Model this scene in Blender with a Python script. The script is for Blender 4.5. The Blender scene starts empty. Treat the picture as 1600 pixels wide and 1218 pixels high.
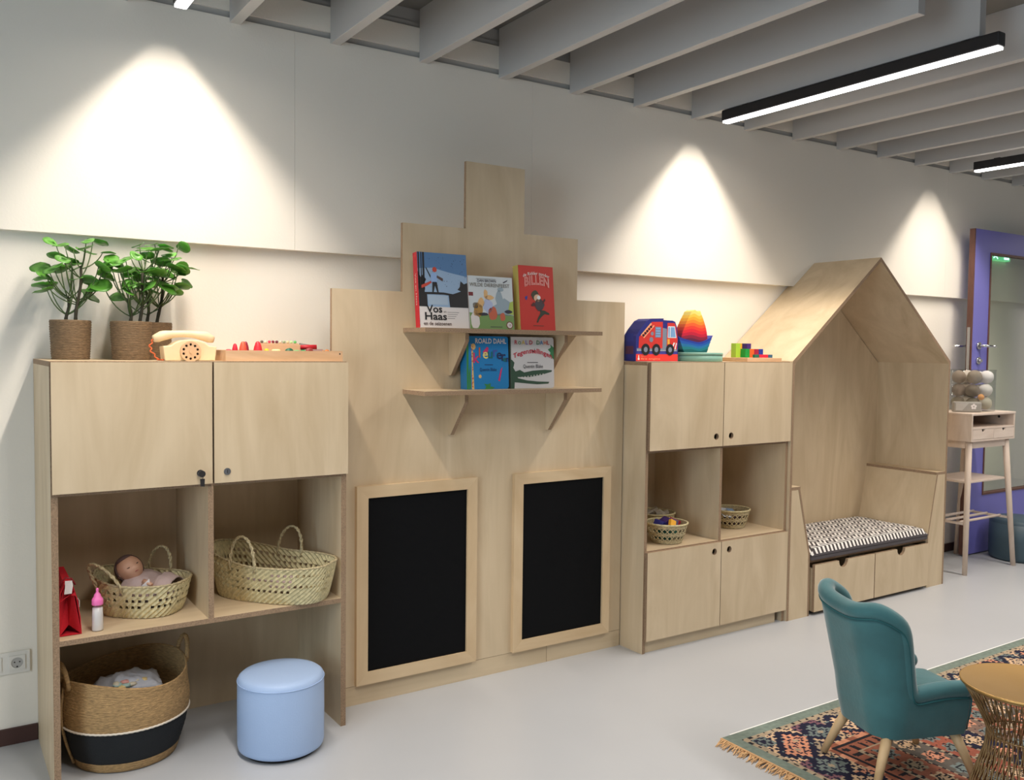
import bpy, bmesh, math, random
from mathutils import Vector, Matrix, noise
R = math.radians
PI = math.pi
random.seed(7)
scene = bpy.context.scene
COL = scene.collection

# ------------------------------------------------------------------ camera, world, exposure, big lights
def look_matrix(loc, yaw, pitch, roll):
    fw = Vector((math.sin(yaw)*math.cos(pitch), math.cos(yaw)*math.cos(pitch), math.sin(pitch)))
    r = Vector((math.cos(yaw), -math.sin(yaw), 0)); up = r.cross(fw)
    r2 = math.cos(roll)*r + math.sin(roll)*up; u2 = -math.sin(roll)*r + math.cos(roll)*up
    m = Matrix((r2, u2, -fw)).transposed().to_4x4(); m.translation = Vector(loc)
    return m
cam_data = bpy.data.cameras.new('camera'); cam = bpy.data.objects.new('camera', cam_data); COL.objects.link(cam)
cam.matrix_world = look_matrix((0, -3.422, 1.5115), .5837, -.0476, .0115)
cam_data.sensor_fit = 'HORIZONTAL'; cam_data.sensor_width = 36; cam_data.lens = 1387.74*36/1600
cam_data.clip_start = .05; cam_data.clip_end = 100
scene.camera = cam
scene.view_settings.view_transform = 'Standard'; scene.view_settings.look = 'None'
scene.view_settings.gamma = 1; scene.view_settings.use_curve_mapping = False
scene.view_settings.exposure = 0.36
world = bpy.data.worlds.new('world'); scene.world = world; world.use_nodes = True
bg = world.node_tree.nodes['Background']; bg.inputs[0].default_value = (.86, .93, 1, 1); bg.inputs[1].default_value = .095

FIX = [(.805, -.70, 2.745), (3.665, -.70, 2.745), (6.02, -.78, 2.745)]      # linear lamps, seen in the photograph
def area(name, loc, sx, sy, power, color, spread, rot=(0,0,0), cross=None):
    l = bpy.data.lights.new(name, 'AREA'); l.shape = 'RECTANGLE'; l.size = sx; l.size_y = sy
    l.energy = power; l.color = color; l.spread = spread
    o = bpy.data.objects.new(name, l); COL.objects.link(o); o.location = loc; o.rotation_euler = rot
    if cross:                               # lens of the linear lamp: a beam that is narrow across the lamp, free along it
        l.use_nodes = True; n = l.node_tree.nodes; k = l.node_tree.links; em = n['Emission']
        g = n.new('ShaderNodeNewGeometry'); sp = n.new('ShaderNodeSeparateXYZ'); k.new(g.outputs['Incoming'], sp.inputs[0])
        ax = n.new('ShaderNodeMath'); ax.operation = 'ABSOLUTE'; k.new(sp.outputs[0], ax.inputs[0])
        az = n.new('ShaderNodeMath'); az.operation = 'ABSOLUTE'; k.new(sp.outputs[2], az.inputs[0])
        dv = n.new('ShaderNodeMath'); dv.operation = 'DIVIDE'; k.new(ax.outputs[0], dv.inputs[0]); k.new(az.outputs[0], dv.inputs[1])
        mr = n.new('ShaderNodeMapRange'); mr.interpolation_type = 'SMOOTHSTEP'
        for q, v in ((1, cross[0]), (2, cross[1]), (3, 1), (4, cross[2])): mr.inputs[q].default_value = v
        k.new(dv.outputs[0], mr.inputs[0]); k.new(mr.outputs[0], em.inputs[1])
    return o
WARM = (1, .90, .79)
for i, (x, y, z) in enumerate(FIX):
    area('lamp_beam', (x, y, z-.012), .045, 1.46, [25.5, 26.5, 24][i], WARM, R(165), cross=(.62, 1.12, .12))
for x in (-2.0, .8, 3.66, 6.3):                                              # added fill: unseen lamps assumed along the rows, to light the floor
    area('added_room_fill', (x, -2.45, 2.73), .045, 1.46, 24, (1, .96, .92), R(165))
area('added_room_fill', (8.8, -.78, 2.73), .045, 1.46, 26, (1, .94, .88), R(165))  # added unseen lamp that brightens what shows through the door glass
area('window_daylight', (-3.2, -3.2, 1.6), 2.2, 1.8, 60, (.68, .86, 1), R(160), (0, R(-90), 0))

# ------------------------------------------------------------------ materials
def srgb(r, g, b):
    f = lambda c: (c/255/12.92 if c/255 <= .04045 else ((c/255+.055)/1.055)**2.4)
    return (f(r), f(g), f(b), 1)
def mat(name, col, rough=.6, metal=0, bump=0, scale=40, var=0, coat=0, spec=.5, vscale=None, stretch=(1,1,1), sheen=0):
    m = bpy.data.materials.new(name); m.use_nodes = True; n = m.node_tree.nodes; l = m.node_tree.links
    b = n['Principled BSDF']; b.inputs['Base Color'].default_value = col; b.inputs['Roughness'].default_value = rough
    b.inputs['Metallic'].default_value = metal; b.inputs['Specular IOR Level'].default_value = spec
    if coat: b.inputs['Coat Weight'].default_value = coat
    if sheen: b.inputs['Sheen Weight'].default_value = sheen; b.inputs['Sheen Roughness'].default_value = .4
    if bump or var:
        t = n.new('ShaderNodeTexCoord'); mp = n.new('ShaderNodeMapping'); mp.inputs['Scale'].default_value = stretch
        l.new(t.outputs['Object'], mp.inputs['Vector'])
    if bump:
        ns = n.new('ShaderNodeTexNoise'); ns.inputs['Scale'].default_value = scale; ns.inputs['Detail'].default_value = 4
        l.new(mp.outputs[0], ns.inputs['Vector'])
        bp = n.new('ShaderNodeBump'); bp.inputs['Strength'].default_value = bump; bp.inputs['Distance'].default_value = .004
        l.new(ns.outputs[0], bp.inputs['Height']); l.new(bp.outputs[0], b.inputs['Normal'])
    if var:
        ns = n.new('ShaderNodeTexNoise'); ns.inputs['Scale'].default_value = vscale or scale; ns.inputs['Detail'].default_value = 3
        l.new(mp.outputs[0], ns.inputs['Vector'])
        rp = n.new('ShaderNodeValToRGB'); e = rp.color_ramp.elements
        e[0].position = .3; e[1].position = .7
        e[0].color = tuple(c*(1-var) for c in col[:3])+(1,); e[1].color = tuple(min(1, c*(1+var)) for c in col[:3])+(1,)
        l.new(ns.outputs[0], rp.inputs[0]); l.new(rp.outputs[0], b.inputs['Base Color'])
    return m
def wood(name, light, dark, vertical=True, rough=.5, stain=.25, coarse=1.0):
    """rotary-cut veneer: long soft figure, fine pores, a few knots and mineral streaks"""
    m = bpy.data.materials.new(name); m.use_nodes = True; n = m.node_tree.nodes; l = m.node_tree.links
    b = n['Principled BSDF']; b.inputs['Roughness'].default_value = rough; b.inputs['Specular IOR Level'].default_value = .35
    t = n.new('ShaderNodeTexCoord'); oi = n.new('ShaderNodeObjectInfo')
    add = n.new('ShaderNodeVectorMath'); add.operation = 'ADD'
    sc = n.new('ShaderNodeVectorMath'); sc.operation = 'SCALE'; sc.inputs['Scale'].default_value = 13
    cx = n.new('ShaderNodeCombineXYZ')
    for k in range(3): l.new(oi.outputs['Random'], cx.inputs[k])
    l.new(cx.outputs[0], sc.inputs[0]); l.new(t.outputs['Object'], add.inputs[0]); l.new(sc.outputs[0], add.inputs[1])
    def chain(s, scale, detail=3, dist=0.0):
        mp = n.new('ShaderNodeMapping'); mp.inputs['Scale'].default_value = s; l.new(add.outputs[0], mp.inputs[0])
        ns = n.new('ShaderNodeTexNoise'); ns.inputs['Scale'].default_value = scale; ns.inputs['Detail'].default_value = detail
        ns.inputs['Distortion'].default_value = dist; l.new(mp.outputs[0], ns.inputs['Vector']); return ns.outputs[0]
    long_ = (1, 1, .24) if vertical else (.24, 1, 1)
    fine = (1, 1, .04) if vertical else (.04, 1, 1)
    a = chain(long_, 4.0*coarse, 4, 2.2); f = chain(fine, 60, 2); s = chain((1, 1, .22) if vertical else (.22, 1, 1), 2.3, 2, .6)
    r1 = n.new('ShaderNodeValToRGB'); e = r1.color_ramp.elements
    e[0].position = .25; e[0].color = dark; e[1].position = .75; e[1].color = light
    l.new(a, r1.inputs[0])
    mx = n.new('ShaderNodeMix'); mx.data_type = 'RGBA'; mx.blend_type = 'MULTIPLY'; mx.inputs[0].default_value = .09
    r2 = n.new('ShaderNodeValToRGB'); r2.color_ramp.elements[0].color = (.72, .68, .62, 1); r2.color_ramp.elements[0].position = .3; r2.color_ramp.elements[1].position = .6
    l.new(f, r2.inputs[0]); l.new(r1.outputs[0], mx.inputs[6]); l.new(r2.outputs[0], mx.inputs[7])
    r3 = n.new('ShaderNodeValToRGB'); e = r3.color_ramp.elements
    e[0].position = .70; e[0].color = (0, 0, 0, 1); e[1].position = .80; e[1].color = (stain, stain, stain, 1)
    l.new(s, r3.inputs[0])
    m2 = n.new('ShaderNodeMix'); m2.data_type = 'RGBA'; m2.inputs[7].default_value = tuple(c*.45 for c in dark[:3])+(1,)
    l.new(r3.outputs[0], m2.inputs[0]); l.new(mx.outputs[2], m2.inputs[6]); l.new(m2.outputs[2], b.inputs['Base Color'])
    return m
BL = srgb(218, 198, 167); BD = srgb(196, 174, 141)
M = {}
M['birch'] = wood('birch_plywood_upright', BL, BD, True)
M['birch_h'] = wood('birch_plywood_lying', BL, BD, False)
M['edge'] = mat('plywood_edge', srgb(150, 124, 98), .8, var=.28, vscale=240, stretch=(1, 1, 1))
M['frame'] = wood('pine_frame_upright', srgb(220, 196, 160), srgb(200, 172, 134), True, stain=.4)
M['frame_h'] = wood('pine_frame_lying', srgb(220, 196, 160), srgb(200, 172, 134), False, stain=.3)
M['chalk'] = mat('chalkboard_black', srgb(12, 13, 15), .7, spec=.12, bump=.1, scale=90)
M['wall'] = mat('white_wall_paint', srgb(240, 234, 222), .75, bump=.12, scale=120)
M['ceil'] = mat('grey_ceiling', srgb(120, 118, 114), .85)
M['beam'] = mat('white_beam_paint', srgb(196, 194, 192), .7)
M['ledge'] = mat('grey_ledge', srgb(178, 176, 172), .8)
M['black_metal'] = mat('black_lamp_housing', srgb(38, 35, 36), .5)
M['skirting'] = mat('brown_skirting', srgb(72, 46, 40), .6)
M['socket'] = mat('white_plastic', srgb(225, 222, 214), .35)
M['dark'] = mat('dark_hole', srgb(32, 24, 20), .8)
M['chrome'] = mat('chrome', srgb(205, 205, 208), .22, metal=1)
M['steel'] = mat('brushed_steel', srgb(170, 170, 172), .4, metal=1)
M['pouf_blue'] = mat('pale_blue_faux_leather', srgb(168, 192, 228), .5, bump=.15, scale=160)
M['pouf_teal'] = mat('dark_teal_faux_leather', srgb(62, 82, 92), .5, bump=.1, scale=160)
M['velvet'] = mat('teal_velvet', srgb(54, 104, 108), .75, bump=.15, scale=60, var=.14, vscale=9, sheen=.6)
M['velvet_d'] = mat('teal_velvet_piping', srgb(30, 88, 92), .8)
M['beech'] = wood('beech_leg', srgb(214, 184, 142), srgb(190, 158, 116), True, coarse=3)
M['gold'] = mat('brass_tabletop', srgb(176, 140, 84), .42, metal=.75)
M['goldwire'] = mat('brass_wire', srgb(150, 122, 84), .4, metal=.8)
M['palm'] = mat('woven_palm_leaf', srgb(206, 193, 150), .75, bump=.6, scale=170, var=.22, vscale=70)
M['palm_d'] = mat('braided_palm_cord', srgb(190, 174, 136), .8, bump=.8, scale=220, var=.3, vscale=120)
M['seagrass'] = mat('seagrass_coil', srgb(176, 142, 96), .8, bump=.8, scale=90, var=.32, vscale=60, stretch=(1, 1, 5))
M['seagrass_pot'] = mat('seagrass_pot', srgb(128, 104, 76), .8, bump=.8, scale=120, var=.35, vscale=70, stretch=(1, 1, 5))
M['black_cotton'] = mat('black_cotton_band', srgb(26, 29, 32), .9, bump=.5, scale=260)
M['white_cord'] = mat('white_cord', srgb(222, 212, 196), .8, bump=.6, scale=200)
M['soil'] = mat('dark_soil', srgb(46, 36, 28), .95, bump=1, scale=80)
M['bark'] = mat('green_brown_bark', srgb(62, 58, 44), .85, bump=.8, scale=120)
M['petiole'] = mat('green_petiole', srgb(78, 100, 52), .6)
M['leaf'] = mat('green_leaf', srgb(88, 150, 52), .38, var=.28, vscale=14)
M['skin'] = mat('doll_skin', srgb(208, 160, 132), .5)
M['pinkcloth'] = mat('dusty_pink_cloth', srgb(190, 168, 164), .9, bump=.4, scale=200)
M['brown'] = mat('brown_cloth', srgb(92, 70, 66), .9)
M['red_felt'] = mat('red_felt', srgb(190, 14, 34), .85, bump=.4, scale=180)
M['white_tag'] = mat('white_cloth', srgb(226, 218, 214), .8)
M['milk'] = mat('white_milk', srgb(238, 232, 232), .3)
M['pink'] = mat('pink_plastic', srgb(244, 120, 186), .35)
M['greybag'] = mat('grey_white_plastic_bag', srgb(196, 198, 206), .45, var=.08, vscale=20, bump=.6, scale=30)
M['paper'] = mat('off_white_paper', srgb(214, 208, 196), .8)
M['desk'] = wood('pale_ash', srgb(224, 206, 190), srgb(206, 186, 168), True, coarse=2)
M['desk_h'] = wood('pale_ash_lying', srgb(226, 210, 196), srgb(210, 190, 174), False, coarse=2)
M['purple'] = mat('lilac_blue_door_paint', srgb(112, 110, 186), .45)
M['doorwood'] = mat('dark_brown_door_edge', srgb(96, 62, 52), .55, var=.15, vscale=30, stretch=(6, 6, .6))
M['phone'] = mat('pale_maple', srgb(240, 214, 170), .5, var=.05, vscale=20)
M['phone2'] = mat('maple_dial', srgb(222, 180, 138), .5)
M['tray'] = wood('beech_tray', srgb(228, 190, 152), srgb(206, 164, 124), False, coarse=2)
PAL = {}
def paint(r, g, b, rough=.5):
    k = (r, g, b)
    if k not in PAL: PAL[k] = mat('paint_%02x%02x%02x' % k, srgb(r, g, b), rough)
    return PAL[k]
def glass(name, tint, mixf, rough=.02):
    m = bpy.data.materials.new(name); m.use_nodes = True; n = m.node_tree.nodes; l = m.node_tree.links
    for x in list(n):
        if x.type != 'OUTPUT_MATERIAL': n.remove(x)
    out = [x for x in n][0]
    tr = n.new('ShaderNodeBsdfTransparent'); tr.inputs[0].default_value = tint
    gl = n.new('ShaderNodeBsdfGlossy'); gl.inputs['Roughness'].default_value = rough
    mx = n.new('ShaderNodeMixShader'); mx.inputs[0].default_value = mixf
    l.new(tr.outputs[0], mx.inputs[1]); l.new(gl.outputs[0], mx.inputs[2]); l.new(mx.outputs[0], out.inputs[0]); return m
M['pane'] = glass('door_glass', (.90, .93, .90, 1), .13)
M['clear'] = glass('clear_plastic', (.9, .91, .9, 1), .07)
def emit(name, col, s):
    m = bpy.data.materials.new(name); m.use_nodes = True; b = m.node_tree.nodes['Principled BSDF']
    b.inputs['Base Color'].default_value = (.9, .9, .9, 1); b.inputs['Emission Color'].default_value = col; b.inputs['Emission Strength'].default_value = s; return m
M['diffuser'] = emit('lit_diffuser', (1, .98, .97, 1), 5)
M['exit_g'] = emit('green_sign_reflection', srgb(40, 160, 90), 1.3)  # glow stands in for a sign's reflection in the door glass
M['exit_w'] = emit('white_pictogram_reflection', srgb(190, 235, 235), 2.0)
# floor: poured lilac grey resin
def floor_mat():
    m = mat('grey_resin_floor', srgb(184, 186, 189), .34, var=.03, vscale=1.2, bump=.03, scale=6); return m
M['floor'] = floor_mat()
# cushion: black and white angular key pattern
def cushion_mat():
    m = bpy.data.materials.new('black_white_key_pattern'); m.use_nodes = True; n = m.node_tree.nodes; l = m.node_tree.links
    b = n['Principled BSDF']; b.inputs['Roughness'].default_value = .9
    t = n.new('ShaderNodeTexCoord'); sp = n.new('ShaderNodeSeparateXYZ'); l.new(t.outputs['Object'], sp.inputs[0])
    def mth(op, a, bb=None, c=None):
        q = n.new('ShaderNodeMath'); q.operation = op
        for k, v in enumerate((a, bb, c)):
            if v is None: continue
            if isinstance(v, (int, float)): q.inputs[k].default_value = v
            else: l.new(v, q.inputs[k])
        return q.outputs[0]
    x, y, z = sp.outputs
    yy = mth('SUBTRACT', y, z)                       # the print runs on over the rounded front edge
    cell = .085
    u = mth('DIVIDE', mth('ADD', x, yy), cell); v = mth('DIVIDE', mth('SUBTRACT', x, yy), cell)
    fu = mth('FLOOR', u); fv = mth('FLOOR', v)
    par = mth('MODULO', mth('ABSOLUTE', mth('ADD', fu, mth('MULTIPLY', fv, 1))), 2)
    su = mth('FRACT', mth('MULTIPLY', u, 2.5)); sv = mth('FRACT', mth('MULTIPLY', v, 2.5))
    sel = mth('ADD', mth('MULTIPLY', su, par), mth('MULTIPLY', sv, mth('SUBTRACT', 1, par)))
    st = mth('GREATER_THAN', sel, .5)
    mx = n.new('ShaderNodeMix'); mx.data_type = 'RGBA'; mx.inputs[6].default_value = srgb(66, 58, 58); mx.inputs[7].default_value = srgb(236, 232, 226)
    l.new(st, mx.inputs[0]); l.new(mx.outputs[2], b.inputs['Base Color']); return m
M['cushion'] = cushion_mat()
M['cushion_side'] = mat('charcoal_cushion_side', srgb(86, 80, 82), .9)
def attr_mat(name, rough=.9):
    m = bpy.data.materials.new(name); m.use_nodes = True; n = m.node_tree.nodes; l = m.node_tree.links
    a = n.new('ShaderNodeAttribute'); a.attribute_name = 'Col'; b = n['Principled BSDF']; b.inputs['Roughness'].default_value = rough
    b.inputs['Specular IOR Level'].default_value = .2
    l.new(a.outputs['Color'], b.inputs['Base Color']); return m

# ------------------------------------------------------------------ object helpers
def setp(o, label=None, cat=None, group=None, kind=None):
    if label: o['label'] = label
    if cat: o['category'] = cat
    if group: o['group'] = group
    if kind: o['kind'] = kind
    return o
def thing(name, label, cat, loc=(0,0,0), rz=0, group=None, rx=0):
    o = bpy.data.objects.new(name, None); COL.objects.link(o); o.location = loc; o.rotation_euler = (rx, 0, rz)
    o.empty_display_size = .05
    return setp(o, label, cat, group)
def root_matrix(p):
    m = Matrix.Identity(4)
    while p: m = p.matrix_basis @ m; p = p.parent
    return m
class B:
    """mesh builder; world=True: coordinates are given in the room's frame and turned into the parent's"""
    def __init__(s): s.bm = bmesh.new()
    def verts(s, pts): return [s.bm.verts.new(p) for p in pts]
    def face(s, vs, mi=0, smooth=False):
        try: f = s.bm.faces.new(vs)
        except ValueError: return None
        f.material_index = mi; f.smooth = smooth; return f
    def box(s, x0, x1, y0, y1, z0, z1, mi=0, edge=None, bevel=0):
        before = set(s.bm.faces)
        v = s.verts([(x, y, z) for z in (z0, z1) for y in (y0, y1) for x in (x0, x1)])
        d = [x1-x0, y1-y0, z1-z0]; thin = d.index(min(d))
        fs = [((0,2,3,1),2),((4,5,7,6),2),((0,1,5,4),1),((2,6,7,3),1),((0,4,6,2),0),((1,3,7,5),0)]
        new = []
        for idx, ax in fs:
            m = mi if (edge is None or ax == thin) else edge
            new.append(s.face([v[i] for i in idx], m))
        if bevel:
            es = list({e for f in new for e in f.edges})
            bmesh.ops.bevel(s.bm, geom=es, offset=bevel, segments=2, affect='EDGES', profile=.6)
        return s
    def poly(s, pts, axis, a, b, mi=0, edge=0, holes=()):
        """2-D outline (with holes) extruded along axis from a to b. axis y: pts are (x,z); x: (y,z); z: (x,y)"""
        def P(p, t): return {'y': (p[0], t, p[1]), 'x': (t, p[0], p[1]), 'z': (p[0], p[1], t)}[axis]
        loops = [pts]+list(holes); tmp = bmesh.new(); es = []
        for lp in loops:
            vs = [tmp.verts.new(P(p, a)) for p in lp]
            es += [tmp.edges.new((vs[i], vs[(i+1) % len(vs)])) for i in range(len(vs))]
        bmesh.ops.triangle_fill(tmp, use_beauty=True, use_dissolve=False, edges=es)
        vm = {}
        for v in tmp.verts: vm[v] = (s.bm.verts.new(v.co), s.bm.verts.new(P({'y': (v.co.x, v.co.z), 'x': (v.co.y, v.co.z), 'z': (v.co.x, v.co.y)}[axis], b)))
        for f in tmp.faces:
            s.face([vm[v][0] for v in f.verts], mi); s.face([vm[v][1] for v in reversed(f.verts)], mi)
        for e in es:
            p, q = e.verts; s.face([vm[p][0], vm[q][0], vm[q][1], vm[p][1]], edge)
        tmp.free(); return s
    def flat(s, pts, o, u, v, n, off, mi=0):
        """thin printed patch: 2-D outline in the frame o + u*x + v*y, off along n"""
        o, u, v, n = map(Vector, (o, u, v, n)); tmp = bmesh.new()
        vs = [tmp.verts.new(o+u*x+v*y+n*off) for x, y in pts]
        es = [tmp.edges.new((vs[i], vs[(i+1) % len(vs)])) for i in range(len(vs))]
        bmesh.ops.triangle_fill(tmp, use_beauty=True, use_dissolve=False, edges=es, normal=n)
        vm = {w: s.bm.verts.new(w.co) for w in tmp.verts}
        for f in tmp.faces: s.face([vm[w] for w in f.verts], mi)
        tmp.free(); return s
    def lathe(s, prof, c=(0,0,0), seg=32, mi=0, smooth=True, sx=1, sy=1, rot=0, cap=True, mif=None):
        rings = []
        for r, z in prof:
            ring = []
            for k in range(seg):
                a = 2*PI*k/seg; x, y = r*sx*math.cos(a), r*sy*math.sin(a)
                ring.append(s.bm.verts.new((c[0]+x*math.cos(rot)-y*math.sin(rot), c[1]+x*math.sin(rot)+y*math.cos(rot), c[2]+z)))
            rings.append(ring)
        for i in range(len(rings)-1):
            m = mif(i) if mif else mi
            for k in range(seg):
                s.face([rings[i][k], rings[i][(k+1) % seg], rings[i+1][(k+1) % seg], rings[i+1][k]], m, smooth)
        if cap:
            if prof[0][0] > 1e-6: s.face(list(reversed(rings[0])), mi if not mif else mif(0))
            if prof[-1][0] > 1e-6: s.face(rings[-1], mi if not mif else mif(len(prof)-2))
        return s
    def tube(s, pts, rad, seg=8, mi=0, closed=False, smooth=True, flatz=1):
        pts = [Vector(p) for p in pts]; n = len(pts); rings = []
        rads = rad if isinstance(rad, (list, tuple)) else [rad]*n
        up = Vector((0, 0, 1)); prev = None
        for i, p in enumerate(pts):
            a = pts[(i-1) % n] if (closed or i) else p; b = pts[(i+1) % n] if (closed or i < n-1) else p
            t = (b-a).normalized()
            if prev is None: x = t.cross(up) if abs(t.dot(up)) < .95 else t.cross(Vector((1, 0, 0)))
            else: x = prev - t*prev.dot(t)
            x.normalize(); prev = x; y = t.cross(x)
            rings.append([s.bm.verts.new(p + x*rads[i]*math.cos(2*PI*k/seg) + y*rads[i]*flatz*math.sin(2*PI*k/seg)) for k in range(seg)])
        for i in range(n if closed else n-1):
            A, C = rings[i], rings[(i+1) % n]
            for k in range(seg): s.face([A[k], A[(k+1) % seg], C[(k+1) % seg], C[k]], mi, smooth)
        if not closed: s.face(list(reversed(rings[0])), mi); s.face(rings[-1], mi)
        return s
    def ball(s, c, r, mi=0, seg=20, sx=1, sy=1, sz=1, rough=0, seed=0, mtx=None):
        g = bmesh.ops.create_uvsphere(s.bm, u_segments=seg, v_segments=seg//2+2, radius=1)
        for v in g['verts']:
            d = v.co.copy(); k = 1+(rough*noise.noise(d*2.2+Vector((seed, seed*2.3, 1))) if rough else 0)
            v.co = Vector((d.x*r*sx, d.y*r*sy, d.z*r*sz))*k
            if mtx: v.co = mtx @ v.co
            v.co += Vector(c)
            for f in v.link_faces: f.material_index = mi; f.smooth = True
        return s
    def text(s, txt, o, u, n, size, mi=0, off=.0006, align='LEFT', width=None, bold=0, arc=0):
        """lettering as mesh, at o, running along u, facing n"""
        cu = bpy.data.curves.new('t', 'FONT'); cu.body = txt; cu.size = size; cu.align_x = align; cu.offset = bold; cu.resolution_u = 2
        ob = bpy.data.objects.new('t', cu); COL.objects.link(ob); bpy.context.view_layer.update()
        me = bpy.data.meshes.new_from_object(ob.evaluated_get(bpy.context.evaluated_depsgraph_get()))
        o, u, n = Vector(o), Vector(u).normalized(), Vector(n).normalized(); v = n.cross(u)
        xs = [w.co.x for w in me.vertices] or [0]; w0 = max(xs)-min(xs); k = (width/w0) if width and w0 else 1
        vv = []
        for w in me.vertices:
            x = w.co.x*k; y = w.co.y
            if arc: y += arc*(1-((2*(x-min(xs)*k)/(w0*k))-1)**2)
            vv.append(s.bm.verts.new(o+u*x+v*y+n*off))
        for f in me.polygons: s.face([vv[i] for i in f.vertices], mi)
        bpy.data.objects.remove(ob); bpy.data.curves.remove(cu); bpy.data.meshes.remove(me)
        return s
    def done(s, name, mats, parent=None, world=True, label=None, mods=(), recalc=True, smooth=None):
        if recalc: bmesh.ops.recalc_face_normals(s.bm, faces=s.bm.faces)
        if parent is not None and world: s.bm.transform(root_matrix(parent).inverted())
        me = bpy.data.meshes.new(name); s.bm.to_mesh(me); s.bm.free()
        for m in (mats if isinstance(mats, (list, tuple)) else [mats]): me.materials.append(M[m] if isinstance(m, str) else m)
        o = bpy.data.objects.new(name, me); COL.objects.link(o)
        if parent is not None: o.parent = parent
        if label: o['label'] = label
        for k in mods: k(o)
        return o
def solidify(t, off=-1):
    def f(o): m = o.modifiers.new('s', 'SOLIDIFY'); m.thickness = t; m.offset = off
    return f
def subsurf(l):
    def f(o): m = o.modifiers.new('ss', 'SUBSURF'); m.levels = l; m.render_levels = l
    return f
def bevelm(w, seg=2):
    def f(o): m = o.modifiers.new('b', 'BEVEL'); m.width = w; m.segments = seg; m.limit_method = 'ANGLE'
    return f
def circle(cx, cy, r, n=24, a0=0, a1=2*PI, end=False):
    return [(cx+r*math.cos(a0+(a1-a0)*k/n), cy+r*math.sin(a0+(a1-a0)*k/n)) for k in range(n+(1 if end else 0))]
def structure(name, b, mats): return setp(b.done(name, mats), kind='structure')
PLY = ['birch', 'edge']; PLYH = ['birch_h', 'edge']

# ------------------------------------------------------------------ setting
YW = .345; YP = .295                  # wall face, face of the thicker panelling above
structure('floor', B().box(-6, 12, -9, YW+.2, -.1, 0), 'floor')
structure('wall_back', B().box(-4, 11, YW, YW+.2, 0, 3.2), 'wall')
structure('wall_right', B().box(11, 11.2, -9, YW+.2, 0, 3.2), 'wall')
structure('ceiling', B().box(-4, 11, -9, YW+.2, 3.06, 3.2), 'ceil')
xs = [-3.59, .10, 1.33, 2.56, 6.25, 11]
n_trim = 0
def trim(b, mats):
    global n_trim; n_trim += 1
    return structure('trim_%d' % n_trim, b, mats)
for a, b_ in zip(xs[:-1], xs[1:]):
    trim(B().box(a+.0004, b_-.0004, YP, YW, 1.918, 2.84, bevel=.0008), 'wall')
trim(B().box(-4, 11, YP+.012, YW, 2.84, 2.868), 'ledge')
trim(B().box(-4, 11, YP, YW, 2.868, 2.975), 'wall')
trim(B().box(-4, 11, YP+.01, YW, 2.975, 3.0), 'ledge')
trim(B().box(-4, 11, YP+.018, YW, 3.0, 3.06), 'ledge')
k = 0
for i in range(-6, 17):
    x = 1.489+.4333*i
    y0 = -1.36 if x < 3.8 else -6
    if x < .3: y0 = -6
    trim(B().box(x, x+.045, y0, YP, 2.82, 3.06, bevel=.002), 'beam')
structure('baseboard_left', B().box(-4, .334, YW-.012, YW, 0, .062, bevel=.002), 'skirting')
structure('baseboard_right', B().box(5.545, 11, YW-.012, YW, 0, .062, bevel=.002), 'skirting')

# open glazed door standing in front of the wall
d = setp(thing('door_1', None, None, (6.414, .17, 0)), kind='structure')
b = B(); gx0, gx1, gz0, gz1 = 6.622, 7.34, .445, 2.258
b.poly([(6.416, .012), (7.53, .012), (7.53, 2.42), (6.416, 2.42)], 'y', .17, .208, 0, 0, holes=[[(gx0, gz0), (gx1, gz0), (gx1, gz1), (gx0, gz1)]])
b.done('door_leaf', 'purple', d)
B().box(6.404, 6.416, .169, .209, .012, 2.42).done('door_edge', 'doorwood', d)
b = B(); w = .014
for q in ((gx0, gx0+w, gz0, gz1), (gx1-w, gx1, gz0, gz1), (gx0+w, gx1-w, gz0, gz0+w), (gx0+w, gx1-w, gz1-w, gz1)): b.box(q[0], q[1], .164, .214, q[2], q[3])
b.done('glazing_bead', 'doorwood', d)
B().box(gx0+w, gx1-w, .186, .192, gz0+w, gz1-w).done('glass_pane', 'pane', d)
b = B().box(6.399, 6.4045, .178, .200, 1.30, 1.70); b.done('lock_plate', 'steel', d)
for side, yy in ((0, .17), (1, .209)):
    sg = -1 if side == 0 else 1
    b = B(); b.tube([(6.50, yy, 1.565), (6.50, yy+sg*.012, 1.565)], .027, 20); b.tube([(6.50, yy+sg*.01, 1.565), (6.50, yy+sg*.055, 1.565)], .010, 12)
    b.tube([(6.50, yy+sg*.055, 1.565), (6.50+(.14 if side == 0 else -.0), yy+sg*.055, 1.560), (6.50+(.15 if side == 0 else -.16), yy+sg*.052, 1.560)], [.010, .009, .008], 10)
    b.tube([(6.50, yy, 1.455), (6.50, yy+sg*.012, 1.455)], .027, 20); b.tube([(6.50, yy+sg*.01, 1.455), (6.50, yy+sg*.03, 1.455)], .012, 12)
    b.done('door_handle', 'chrome', d)
t = thing('exit_sign_reflection', 'green and white escape-route sign reflection, built as a lit panel behind the glazed door', 'sign', (6.93, .285, 2.26))  # reflection in the glass, modelled as a glowing box behind the pane
B().box(6.80, 7.08, .262, .293, 2.225, 2.305, bevel=.003).done('reflected_sign_body', 'exit_g', t)
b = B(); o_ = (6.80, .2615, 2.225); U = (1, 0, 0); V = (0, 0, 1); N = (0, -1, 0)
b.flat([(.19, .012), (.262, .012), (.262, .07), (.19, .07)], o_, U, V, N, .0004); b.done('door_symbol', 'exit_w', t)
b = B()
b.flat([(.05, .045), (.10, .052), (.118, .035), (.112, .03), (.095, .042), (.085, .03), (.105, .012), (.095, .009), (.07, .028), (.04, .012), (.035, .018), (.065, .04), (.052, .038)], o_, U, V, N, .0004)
b.done('pictogram', 'exit_w', t)

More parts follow.
